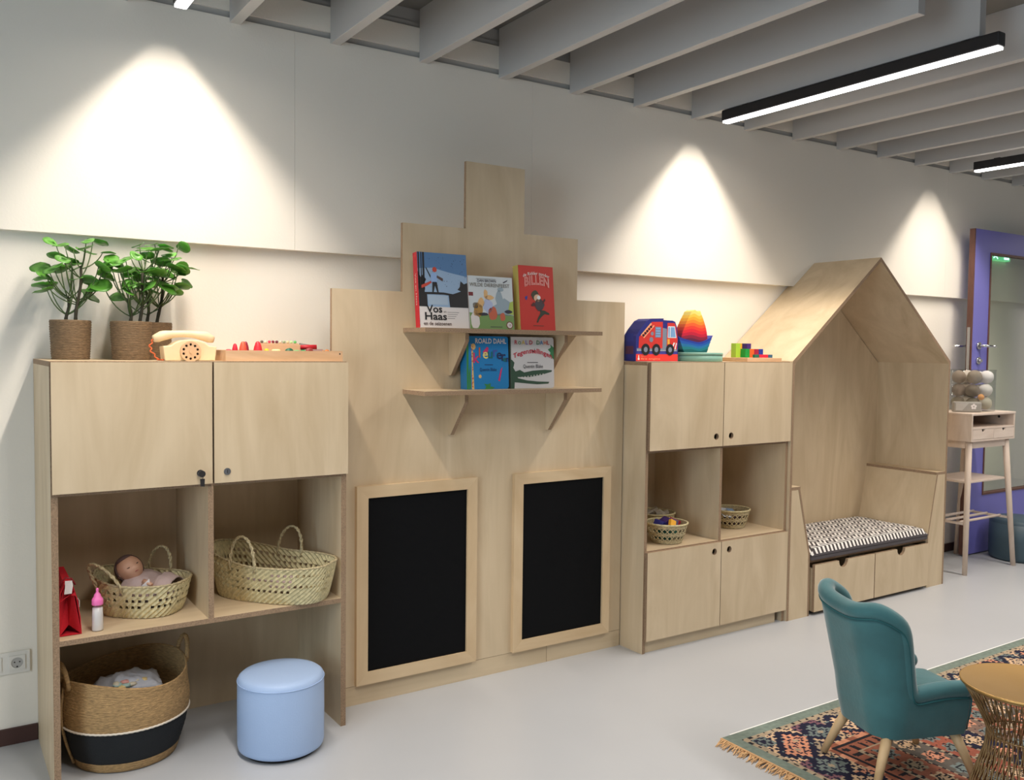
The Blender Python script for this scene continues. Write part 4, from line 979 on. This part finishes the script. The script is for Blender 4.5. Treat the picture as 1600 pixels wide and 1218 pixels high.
B().lathe([(.139, .0335), (.139, .044), (.136, .047), (0, .047)], (3.425, -.012, T+.0005), 64).done('lid', paint(128, 172, 156), t)
# stacking boat: nested wave pieces
cx = 3.385
t = thing('stacking_boat', 'rainbow stacking boat of nested wooden waves on the round tin', 'wooden toy', (3.375, -.01, T+.0478))
zb_ = T+.0480; cx = 3.388
hull = [(14, 92, 92), (22, 118, 128), (30, 110, 160), (28, 84, 168), (34, 56, 150)]
def wave(u, amp): return amp*math.cos(u*PI*1.15+.35)
for k, col in enumerate(hull):
    lo = k*.0122; hi = lo+.0122; wl = .082+.0085*k; wh = wl+.0085; pl, ph = [], []
    for i in range(25):
        u = -1+2*i/24
        def zf(base, kk): return base+(.0055*kk)*(u*u*1.15-.2)+(-.004*math.sin(u*4.2) if kk > 0 else 0)
        pl.append((cx+u*wl, zb_+zf(lo, k))); ph.append((cx+u*wh*1.02, zb_+zf(hi, k+1)))
    pl = [(p, max(q, zb_)) for p, q in pl]
    B().poly(pl+list(reversed(ph)), 'y', -.045+.0006*k, .025).done('hull_wave', paint(*col), t)
sail = [(96, 28, 62), (140, 26, 56), (196, 24, 56), (226, 34, 52), (236, 62, 46), (240, 98, 46), (246, 140, 44), (250, 172, 50), (252, 198, 72), (250, 222, 120)]
def sz(u, k): return .0046*math.sin(u*3.6+2.4)+.0035*(u*u)
for k, col in enumerate(sail):
    zl = .052+k*.0160; zh = zl+.0160+(.0 if k < 9 else .004)
    wl = .086*(1-(k/11.6)**1.7)+.012; wh = .086*(1-((k+1)/11.6)**1.7)+.012; pl, ph = [], []
    for i in range(17):
        u = -1+2*i/16; c0 = cx+.0045*(k-4)*.2
        pl.append((c0+u*wl, zb_+zl+sz(u, k)*1.5)); ph.append((c0+u*wh, zb_+zh+sz(u, k)*1.5))
    B().poly(pl+list(reversed(ph)), 'y', -.036, .018).done('sail_wave', paint(*col), t)
# stepped blocks
t = thing('block_board', 'small flat wooden board under the stepped coloured blocks', 'board', (3.79, -.06, T))
B().box(3.655, 3.93, -.16, .02, T+.0005, T+.0215, bevel=.002).done('board', 'tray', t)
bx0, sB, zz = 3.690, .036, T+.0222
tint = {'lime green': (166, 204, 60), 'golden yellow': (240, 178, 40), 'deep purple': (50, 26, 84), 'violet': (70, 34, 120), 'grass green': (20, 150, 60), 'orange': (244, 104, 40), 'crimson': (170, 20, 60), 'royal blue': (36, 60, 160), 'bottle green': (24, 108, 84), 'scarlet': (206, 30, 64), 'cherry red': (226, 30, 60), 'petrol blue': (38, 96, 128)}
lay = [('lime green', 0, -.01, 2.45), ('golden yellow', 1, 0.01, 2.45), ('deep purple', 2, .01, 2.45), ('violet', 3, .01, 2.45),
       ('grass green', 1, -.045, 1.5), ('orange', 2, -.045, 1.5), ('crimson', 3, -.045, 1.5), ('royal blue', 4, -.045, 1.5),
       ('bottle green', 2, -.10, .55), ('scarlet', 3, -.10, .55), ('cherry red', 4, -.10, .55), ('petrol blue', 5, -.10, .55)]
rowname = {2.45: 'back row, tallest step', 1.5: 'middle row', .55: 'low front row'}
for nm, col_i, yy, hgt in lay:
    x_ = bx0+col_i*sB-(.0 if yy > -.08 else .0)
    b = B().box(x_+.0008, x_+sB-.0008, yy-.036 if yy > -.08 else yy-.0165, yy-.0005, zz, zz+hgt*.0315, bevel=.0012)
    setp(b.done('toy_block', paint(*tint[nm])), '%s wooden block in the %s of the stepped toy' % (nm, rowname[hgt]), 'wooden block', 'stepped toy blocks on the small board')

# ------------------------------------------------------------------ baskets in the right cupboard
SR = .5145
def bowl(label, cx, cy, r, h, seed, group='open-work bowls in the right cupboard'):
    t = thing('palm_bowl', label, 'basket', (cx, cy, SR), 0, group); rnd = random.Random(seed)
    R_ = lambda z: r*(.70+.30*(z/h)**.8)
    def band(za, zb, nm):
        b = B(); rings = []; n_ = max(3, int((zb-za)/.003))
        for i in range(n_+1):
            z = za+(zb-za)*i/n_; rings.append([b.bm.verts.new((cx+(R_(z)+.0014*(1 if (i+k) % 2 else -1))*math.cos(2*PI*k/72), cy+(R_(z)+.0014*(1 if (i+k) % 2 else -1))*math.sin(2*PI*k/72), SR+z)) for k in range(72)])
        for i in range(n_):
            for k in range(72): b.face([rings[i][k], rings[i][(k+1) % 72], rings[i+1][(k+1) % 72], rings[i+1][k]], 0)
        return b, rings
    b, rg = band(.0030, h*.20, 'w'); b.face(list(reversed(rg[0])), 0); b.done('woven_base', 'palm_d', t, mods=[solidify(.004, 0)])
    b, _ = band(h*.42, h*.55, 'w'); b.done('woven_band', 'palm_d', t, mods=[solidify(.004, 0)])
    b, _ = band(h*.78, h*.94, 'w'); b.done('woven_band', 'palm_d', t, mods=[solidify(.004, 0)])
    for za, zb in ((h*.20, h*.42), (h*.55, h*.78)):
        b = B()
        for ph in (0, PI):
            pts = [(cx+(R_(za)+(R_(zb)-R_(za))*(.5+.5*math.sin(11*a+ph))+.001)*math.cos(a), cy+(R_(za)+(R_(zb)-R_(za))*(.5+.5*math.sin(11*a+ph))+.001)*math.sin(a), SR+za+(zb-za)*(.5+.5*math.sin(11*a+ph))) for a in [2*PI*k/132 for k in range(132)]]
            b.tube(pts, .0028, 5, closed=True)
        b.done('open_lattice', 'palm_d', t)
    pts = [(cx+(R_(h)+.001)*math.cos(2*PI*k/64), cy+(R_(h)+.001)*math.sin(2*PI*k/64), SR+h*.97) for k in range(64)]
    B().tube(pts, .0052, 8, closed=True).done('rim', 'palm', t)
bowl('open-work palm bowl of coloured blocks at the front of the left cubby', 3.200, -.050, .106, .105, 1)
bowl('open-work palm bowl of pale pieces behind the bowl of coloured blocks', 3.345, .195, .106, .105, 2)
bowl('open-work palm bowl holding papers in the right cubby', 3.790, .058, .106, .105, 3)
def lump(label, c_, s_, col, rot_, name='felt_block', cat='block', group='blocks in the front bowl'):
    b = B(); b.box(-s_[0]/2, s_[0]/2, -s_[1]/2, s_[1]/2, -s_[2]/2, s_[2]/2, bevel=.002)
    b.bm.transform(Matrix.Translation(c_) @ Matrix.Rotation(rot_[2], 4, 'Z') @ Matrix.Rotation(rot_[0], 4, 'X') @ Matrix.Rotation(rot_[1], 4, 'Y'))
    setp(b.done(name, paint(*col) if isinstance(col, tuple) else col), label, cat, group)
lump('navy blue block at the left of the front bowl', (3.150, -.05, SR+.098), (.055, .05, .034), (34, 34, 120), (.3, .2, .5))
lump('yellow block sticking up at the middle of the front bowl', (3.186, -.105, SR+.103), (.036, .02, .040), (248, 180, 52), (-.35, .5, .1))
lump('dark purple block behind the yellow one', (3.205, -.03, SR+.100), (.05, .04, .034), (56, 34, 92), (.2, -.3, .3))
lump('grey violet block in the front bowl beside the purple one', (3.236, -.06, SR+.097), (.034, .04, .036), (108, 102, 138), (.1, .2, 0))
lump('crimson block at the right of the front bowl', (3.258, -.045, SR+.092), (.036, .05, .040), (176, 26, 60), (.2, .35, .2))
lump('dark green block low down in the front bowl', (3.20, -.05, SR+.045), (.09, .08, .05), (30, 96, 84), (0, 0, .4))
rnd = random.Random(5)
for k in range(8):
    a = k*2.4; rr = .018+.045*(k/8)**.5
    lump('pale grey-brown wooden piece heaped in the bowl behind the coloured blocks', (3.345+rr*math.cos(a), .195+rr*math.sin(a), SR+.085+.008*(k % 4)), (.045, .034, .014), (176, 166, 148), (rnd.uniform(-.6, .6), rnd.uniform(-.6, .6), a), 'wooden_piece', 'wooden piece', 'pale pieces in the rear bowl')
lump('white paper with a blue picture leaning in the right-hand bowl', (3.745, .045, SR+.085), (.11, .004, .085), (206, 212, 220), (-1.0, .35, .3), 'paper_card', 'paper', 'papers in the right bowl')
lump('blue grey card lying on the white paper in the right-hand bowl', (3.775, .035, SR+.092), (.06, .003, .05), (128, 150, 178), (-1.0, .3, .35), 'paper_card', 'paper', 'papers in the right bowl')
lump('brown cloth filling the bottom of the right-hand bowl', (3.79, .058, SR+.045), (.10, .10, .05), 'brown', (0, 0, .2), 'cloth', 'cloth', None)

# ------------------------------------------------------------------ tall desk by the nook
t = thing('standing_desk', 'tall pale ash desk with two small drawers and splayed legs by the door', 'desk', (6.15, .03, 0))
dx0, dx1, dy0, dy1 = 5.868, 6.425, -.155, .205
B().box(dx0-.004, dx1+.004, dy0-.003, dy1, 1.088, 1.103, bevel=.003).done('desktop', 'desk_h', t)
B().box(dx0, dx0+.016, dy0, dy1, .912, 1.0875).done('side_panel', 'desk', t)
B().box(dx1-.016, dx1, dy0, dy1, .912, 1.0875).done('side_panel', 'desk', t)
B().box(dx0+.016, dx1-.016, dy0, dy1, .912, .924).done('bottom_panel', 'desk_h', t)
B().box(dx0+.016, dx1-.016, dy0, dy1, .994, 1.006).done('middle_shelf', 'desk_h', t)
B().box(dx0+.016, dx1-.016, dy1-.01, dy1, .924, 1.0875).done('back_panel', 'desk_h', t)
B().tube([(dx1-.0165, -.05, 1.06), (dx1-.0150, -.05, 1.06)], .009, 14).done('cable_hole', 'dark', t)
for x0, x1 in ((dx0+.017, 6.146), (6.148, dx1-.017)):
    xm = (x0+x1)/2; pts = [(x0, .926), (x1, .926), (x1, .992)]+[(xm+.020*math.cos(a), .992+.020*math.sin(a)) for a in [-PI*k/12 for k in range(13)]]+[(x0, .992)]
    b = B().poly(pts, 'y', dy0-.001, dy0+.010); dr = b.done('drawer', 'desk_h', t)
    B().box(xm-.022, xm+.022, dy0+.0105, dy0+.012, .968, .991).done('finger_notch', 'dark', dr)
for (bx_, by_), (tx_, ty_) in (((5.882, -.135), (5.905, -.12)), ((6.463, -.16), (6.372, -.12)), ((5.882, .245), (5.905, .17)), ((6.463, .262), (6.372, .17))):
    B().tube([(bx_, by_, 0), (bx_*.5+tx_*.5, by_*.5+ty_*.5, .456), (tx_, ty_, .911)], [.0165, .019, .021], 18).done('leg', 'desk', t)
B().box(5.90, 6.38, -.12, .17, .880, .9115).bm.free()
b = B(); b.box(5.925, 6.352, -.128, -.112, .862, .9115); b.done('front_apron', 'desk_h', t)
b = B(); b.box(5.897, 5.913, -.10, .15, .862, .9115); b.done('side_apron', 'desk', t)
b = B(); b.box(6.364, 6.380, -.10, .15, .862, .9115); b.done('side_apron', 'desk', t)
B().box(5.905, 6.40, -.12, .19, .622, .636, bevel=.002).done('lower_shelf', 'desk_h', t)
for yy in (-.075, 0.02, .12): B().tube([(5.895, yy, .352), (6.425, yy, .352)], .009, 12).done('foot_rail', 'desk_h', t)
for xx, dx_ in ((5.893, 0), (6.428, 0)): B().tube([(xx, -.138, .345), (xx, .225, .345)], .009, 12).done('side_rail', 'desk_h', t)
# jar of felt balls and a packet
jc = (6.185, .030)
t = thing('glass_jar', 'clear cylindrical jar of felt balls standing on the tall desk', 'jar', (jc[0], jc[1], 1.1035))
B().lathe([(.140, 0), (.150, .004), (.150, .285), (.154, .289), (.1525, .291), (.146, .287), (.146, .008), (0, .008)], (jc[0], jc[1], 1.1036), 48, cap=False).done('jar_wall', 'clear', t)
def jar_at(a, f): return (.49*a-.87*f, -.87*a-.49*f)
balls = [jar_at(a, f)+(z, r, col) for a, f, z, r, col in (
    (-.086, .0, .048, .044, (150, 140, 122)), (.008, .088, .048, .044, (136, 126, 110)), (.086, .0, .047, .044, (190, 184, 166)), (-.03, -.088, .048, .046, (150, 142, 130)), (.052, -.074, .046, .043, (206, 202, 196)),
    (-.084, .01, .138, .045, (124, 108, 96)), (.004, .086, .136, .046, (120, 106, 92)), (.086, -.004, .139, .045, (228, 222, 218)), (-.035, -.085, .140, .045, (128, 114, 100)), (.050, -.078, .136, .042, (214, 208, 202)),
    (.058, .104, .094, .021, (238, 164, 84)),
    (-.084, .01, .229, .046, (140, 124, 110)), (.014, .080, .231, .049, (138, 124, 108)), (.090, -.016, .231, .046, (234, 228, 228)), (-.03, -.085, .231, .046, (210, 200, 190)), (.044, -.082, .228, .042, (226, 220, 216)))]
pos = ['bottom layer', 'middle layer', 'top layer']
for k, (x_, y_, z_, r_, col) in enumerate(balls):
    nm = {(238, 164, 84): 'small orange'}.get(col, 'dark taupe' if sum(col) < 345 else 'taupe' if sum(col) < 430 else 'pale grey' if sum(col) < 620 else 'white')
    a_ = .49*x_-.87*y_; f_ = -.87*x_-.49*y_
    side = 'at the left' if a_ < -.04 else 'at the middle' if a_ < .04 else 'at the right'
    if f_ < -.05: side = 'back left' if a_ < 0 else 'back right'
    b = B().ball((jc[0]+x_, jc[1]+y_, 1.1115+z_), r_, 0, 22, rough=.05, seed=k)
    setp(b.done('felt_ball', paint(*col, .95)), '%s felt ball in the %s of the jar, %s' % (nm, pos[0 if z_ < .1 else 1 if z_ < .2 else 2], side), 'ball', 'felt balls in the jar')
t = thing('packet', 'grey packet with a white flower lying against the jar on the tall desk', 'packet', (5.905, -.005, 1.1035), R(-40))
b = B(); b.box(0, .185, .0, .05, .0003, .072, bevel=.012); b.done('wrapper', paint(150, 146, 138), t, world=False)
b = B(); Op = (0, -.0002, 0)
b.flat([(.012, .012), (.055, .012), (.098, .064), (.012, .064)], Op, U, V, N, .0005, 1)
for k in range(5): b.flat([(.130+.012*math.cos(2*PI*k/5+.3)+p, .040+.012*math.sin(2*PI*k/5+.3)+q) for p, q in circle(0, 0, .008, 10)], Op, U, V, N, .0008+.0001*k, 0)
b.done('packet_print', ['white_tag', paint(176, 172, 166)], t, world=False, recalc=False)

# ------------------------------------------------------------------ rug
RX0, RY0 = 2.556, -1.058; RW, RH = 2.9, 1.9
def rug_colour(s, t):
    d = min(s, t, RH-t, RW-s); along = t if d == s else (s if d == t else s)
    GRN = (116, 128, 118); BLK = (34, 32, 38); NAVY = (32, 32, 52); SAL = (206, 142, 112); PEA = (206, 174, 140); RUST = (150, 92, 72); SAGE = (112, 122, 118); MAU = (120, 84, 92); SAND = (164, 146, 122)
    n_ = noise.noise(Vector((s*60, t*60, 0)))
    j = .003*noise.noise(Vector((s*90, t*90, 3)))
    d += j
    if d < .052: c_ = GRN
    elif d < .066: c_ = BLK if (math.sin(along*150)+1.2*noise.noise(Vector((along*18, d*90, 1)))) > .75 else SAND
    elif d < .074: c_ = SAND
    elif d < .262:
        p = .150; q = (d-.074)/.188
        u = (along/p) % 1-.5; row = int(along//p); cols = [PEA, SAL, SAGE, PEA, MAU, SAND]
        c_ = NAVY
        # main medallion, then half medallions between
        for (uu, vv, pal) in ((u*p, (q-.5)*.188, cols[row % 6]), (((along/p+.5) % 1-.5)*p, (q-.0)*.188, cols[(row+2) % 6]), (((along/p+.5) % 1-.5)*p, (q-1.0)*.188, cols[(row+4) % 6])):
            rr = math.hypot(uu, vv); an = math.atan2(vv, uu); lim = .050*(1+.20*math.cos(4*an)+.14*math.cos(12*an))
            if rr < lim*1.0:
                c_ = pal
                if abs(rr-lim*.55) < .0055*(1+.5*math.cos(8*an)): c_ = NAVY
                if rr < .012: c_ = SAND
                break
        else:
            if n_ > .42: c_ = SAGE
    elif d < .285: c_ = SAL if math.sin(along*55) > -.2 else RUST
    elif d < .300: c_ = BLK
    elif d < .352:
        m_ = (along*22) % 1; c_ = BLK if (m_ < .42 and d > .305+.03*m_) or n_ > .5 else RUST
    elif d < .362: c_ = SAND
    else:
        # inner field: strips of small figures
        a = s-.362; bb = t-.362; k = int(a//.13)
        f = (a % .13); g_ = (bb % .115)-.0575
        if f < .012: c_ = SAND if math.sin(bb*200) > 0 else BLK
        else:
            base = (RUST, (96, 88, 80), (150, 84, 66), NAVY, (120, 96, 84))[k % 5]; c_ = base
            rr = math.hypot((f-.071)*1.0, g_); an = math.atan2(g_, f-.071); lim = .040*(1+.22*math.cos(6*an))
            if rr < lim: c_ = (SAGE, SAND, PEA, SAL, SAGE)[(k*2+int(bb//.115)) % 5]
            if abs(rr-lim*.6) < .005: c_ = BLK
            if n_ > .45: c_ = BLK
    v = 1+.10*n_+.08*noise.noise(Vector((s*7, t*7, 9)))
    return [x*v for x in c_]
def build_rug():
    t = thing('patterned_rug', 'oriental style rug with navy medallions and a green border under the teal chair', 'rug', (RX0, RY0, 0))
    cs = .0075; nx, ny = int(RW/cs), int(RH/cs); V_, F2, C2 = [], [], []
    for j in range(ny+1):
        for i in range(nx+1): V_.append((i*cs, -j*cs, .0085+.0006*noise.noise(Vector((i*.7, j*.7, 0)))))
    for j in range(ny):
        for i in range(nx):
            a = j*(nx+1)+i; F2.append((a, a+nx+1, a+nx+2, a+1)); c_ = rug_colour((i+.5)*cs, (j+.5)*cs); C2.append(srgb(*[max(0, min(255, x)) for x in c_]))
    n0 = len(V_)
    ed = [(0, 0), (nx*cs, 0), (nx*cs, -ny*cs), (0, -ny*cs)]
    for (x, y) in ed: V_ += [(x, y, .0005), (x, y, .0085)]
    for k in range(4):
        a, b_ = n0+2*k, n0+2*((k+1) % 4); F2.append((a, b_, b_+1, a+1)); C2.append(srgb(120, 130, 118))
    me = bpy.data.meshes.new('rug_pile'); me.from_pydata(V_, [], F2)
    at = me.color_attributes.new('Col', 'FLOAT_COLOR', 'CORNER'); buf = []
    for p, c_ in zip(me.polygons, C2): buf += list(c_)*len(p.vertices)
    at.data.foreach_set('color', buf)
    me.materials.append(attr_mat('rug_pile')); o = bpy.data.objects.new('rug_pile', me); COL.objects.link(o); o.parent = t
    # white selvage along the edge facing the wall
    B().box(RX0+.05, RX0+RW, RY0, RY0+.007, .0005, .008).done('white_selvage', paint(246, 244, 240), t)
    b = B(); rnd = random.Random(2); k = 0
    B().box(RX0-.008, RX0, RY0-RH, RY0, .001, .009).done('fringe_heading', paint(206, 160, 112), t)
    y = RY0
    while y > RY0-1.5:
        y -= rnd.uniform(.0035, .006); L = rnd.uniform(.038, .068); dy = rnd.uniform(-.03, .012); z = rnd.uniform(.002, .009)
        b.tube([(RX0-.006, y, .006), (RX0-L*.4, y+dy*.3, z+.004), (RX0-L*.8, y+dy*.8+rnd.uniform(-.004, .004), z), (RX0-L, y+dy, .002)], [.0022, .0026, .0020, .0010], 5)
    b.done('fringe', mat('fringe_cotton', srgb(214, 172, 124), .9, var=.2, vscale=90), t)
build_rug()

# ------------------------------------------------------------------ teal velvet chair
CX_, CY_, CR = 2.93, -1.565, R(-20)
t = thing('armchair', 'small teal velvet armchair on wooden legs standing on the rug', 'armchair', (CX_, CY_, .0130), CR)
# path of the shell seen from above, local x forward: left arm front -> round the back -> right arm front
def shell_path(n=72):
    pts = []
    hw, xb, xf, rc = .172, -.205, .150, .11
    seq = []
    L1_ = xf-(xb+rc); L2 = rc*PI/2; L3 = 2*(hw-rc); tot = 2*L1_+2*L2+L3
    for i in range(n+1):
        s_ = tot*i/n
        if s_ < L1_: p = (xf-s_, hw); nr = (0, 1)
        elif s_ < L1_+L2: a = PI/2+(s_-L1_)/rc; p = (xb+rc+rc*math.cos(a), hw-rc+rc*math.sin(a)); nr = (math.cos(a), math.sin(a))
        elif s_ < L1_+L2+L3: p = (xb, hw-rc-(s_-L1_-L2)); nr = (-1, 0)
        elif s_ < L1_+2*L2+L3: a = PI+(s_-L1_-L2-L3)/rc; p = (xb+rc+rc*math.cos(a), -hw+rc+rc*math.sin(a)); nr = (math.cos(a), math.sin(a))
        else: p = (xb+rc+(s_-L1_-2*L2-L3), -hw); nr = (0, -1)
        seq.append((p, nr))
    return seq
def sstep(a, b_, x):
    f = max(0, min(1, (x-a)/(b_-a))); return f*f*(3-2*f)
def top_h(p):
    x, y = p; ay = abs(y)
    w = sstep(-.098, -.082, x)
    arm = .335+.012*math.cos((x-.07)*12)
    back = .652-.030*(1-min(1, ay/.15)**2)-.012*sstep(.05, -.15, y)-.050*sstep(-.17, -.09, x)
    return arm*w+back*(1-w)
seq = shell_path(150)
def skew(p, nr, off, z, lowz=.165):
    up = max(0, (z-.30)/.33)
    k = off+(.020*up if z > .30 else -.024*((.30-z)/.135)**1.5)
    return (p[0]+nr[0]*k-.055*up*sstep(.02, -.16, p[0]), p[1]+nr[1]*k, z)
def shell_rows(b):
    rows = []
    for (p, nr) in seq:
        H = top_h(p)-.018; tk = .046
        prof = [skew(p, nr, 0, .165+(H-.165)*q/9) for q in range(10)]
        prof += [skew(p, nr, -tk, H-(H-.22)*q/7) for q in range(8)]
        rows.append([b.bm.verts.new(v) for v in prof])
    return rows
b = B(); rows = shell_rows(b)
for i in range(len(rows)-1):
    for j in range(len(rows[0])-1): b.face([rows[i][j], rows[i+1][j], rows[i+1][j+1], rows[i][j+1]], 0, True)
b.face(rows[0], 0); b.face(list(reversed(rows[-1])), 0)
b.done('shell', 'velvet', t, world=False)
def edge_line(off, dz):
    raw = [Vector(skew(p, nr, off, top_h(p)+dz)) for p, nr in seq]
    # even spacing, then relax so that the roll turns softly at the wings
    out_ = [raw[0]]; 
    for q in raw[1:]:
        L = (q-out_[-1]).length; n_ = max(1, int(L/.008))
        base = out_[-1].copy()
        for m in range(1, n_+1): out_.append(base.lerp(q, m/n_))
    for _ in range(14): out_ = [out_[0]]+[(out_[k-1]+out_[k]*2+out_[k+1])/4 for k in range(1, len(out_)-1)]+[out_[-1]]
    return out_[::2]
el = edge_line(-.023, -.016)
b = B(); b.tube(el, .0295, 16)
for q in (el[0], el[-1]): b.ball(q, .0293, 0, 16)
b.done('edge_roll', 'velvet', t, world=False)
B().tube([q+Vector((0, 0, -.004)) for q in edge_line(.0035, -.036)], .0034, 6).done('piping', 'velvet_d', t, world=False)
for sgn in (1, -1):
    q = [(.152, sgn*.150, .185), (.1535, sgn*.166, .25), (.152, sgn*.172, .30)]
    B().tube(q, .0032, 6).done('piping', 'velvet_d', t, world=False)
b = B().box(-.130, .148, -.135, .135, .166, .235, bevel=.02); b.done('seat_base', 'velvet', t, world=False)
b = rounded_slab(-.150, .195, -.120, .120, .2355, .305, .03, 30, 24, .012); b.done('seat_cushion', ['velvet', 'velvet'], t, world=False)
b = B().box(.149, .172, -.140, .140, .172, .240, bevel=.008); b.done('front_panel', 'velvet', t, world=False)
for (fx, fy_) in ((-.205, .155), (-.205, -.155), (.190, .150), (.190, -.160)):
    tx_, ty_ = fx*.66, fy_*.74
    B().tube([(fx, fy_, 0), (fx*.5+tx_*.5, fy_*.5+ty_*.5, .09), (tx_, ty_, .168)], [.0125, .016, .019], 20).done('leg', 'beech', t, world=False)

# ------------------------------------------------------------------ brass wire table
tc = (2.955, -1.985); tr, tzh = .192, .445
t = thing('side_table', 'round brass side table with a flared wire base beside the teal chair', 'side table', (tc[0], tc[1], .0095))
b = B(); b.lathe([(tr-.006, tzh-.010), (tr, tzh-.009), (tr+.001, tzh-.002), (tr-.002, tzh), (tr-.004, tzh-.001), (0, tzh-.001)], (tc[0], tc[1], 0), 96); b.done('table_top', 'gold', t)
zb0 = .0096
def wire_pts(a, tw):
    pts = []
    for q in range(15):
        f = q/14; z = zb0+.001+(tzh-.0125-zb0)*f; fw_ = .63
        if f < fw_: r = .176+(.094-.176)*(f/fw_)
        else: r = .094+(.184-.094)*((f-fw_)/(1-fw_))
        r += .010*math.exp(-((f-fw_)/.09)**2); aa = a+tw*(f-.5)
        pts.append((tc[0]+r*math.cos(aa), tc[1]+r*math.sin(aa), z))
    return pts
for sg in (1, -1):
    for k in range(48):
        B().tube(wire_pts(2*PI*(k+.25*sg)/48, sg*.42), .0019, 6).done('wire', 'goldwire', t)
for rr, zz_ in ((.176, .0125), (.106, zb0+.63*(tzh-.0125-zb0)), (.184, tzh-.013)):
    B().tube([(tc[0]+rr*math.cos(2*PI*k/80), tc[1]+rr*math.sin(2*PI*k/80), zz_) for k in range(80)], .0028, 6, closed=True).done('wire_ring', 'goldwire', t)
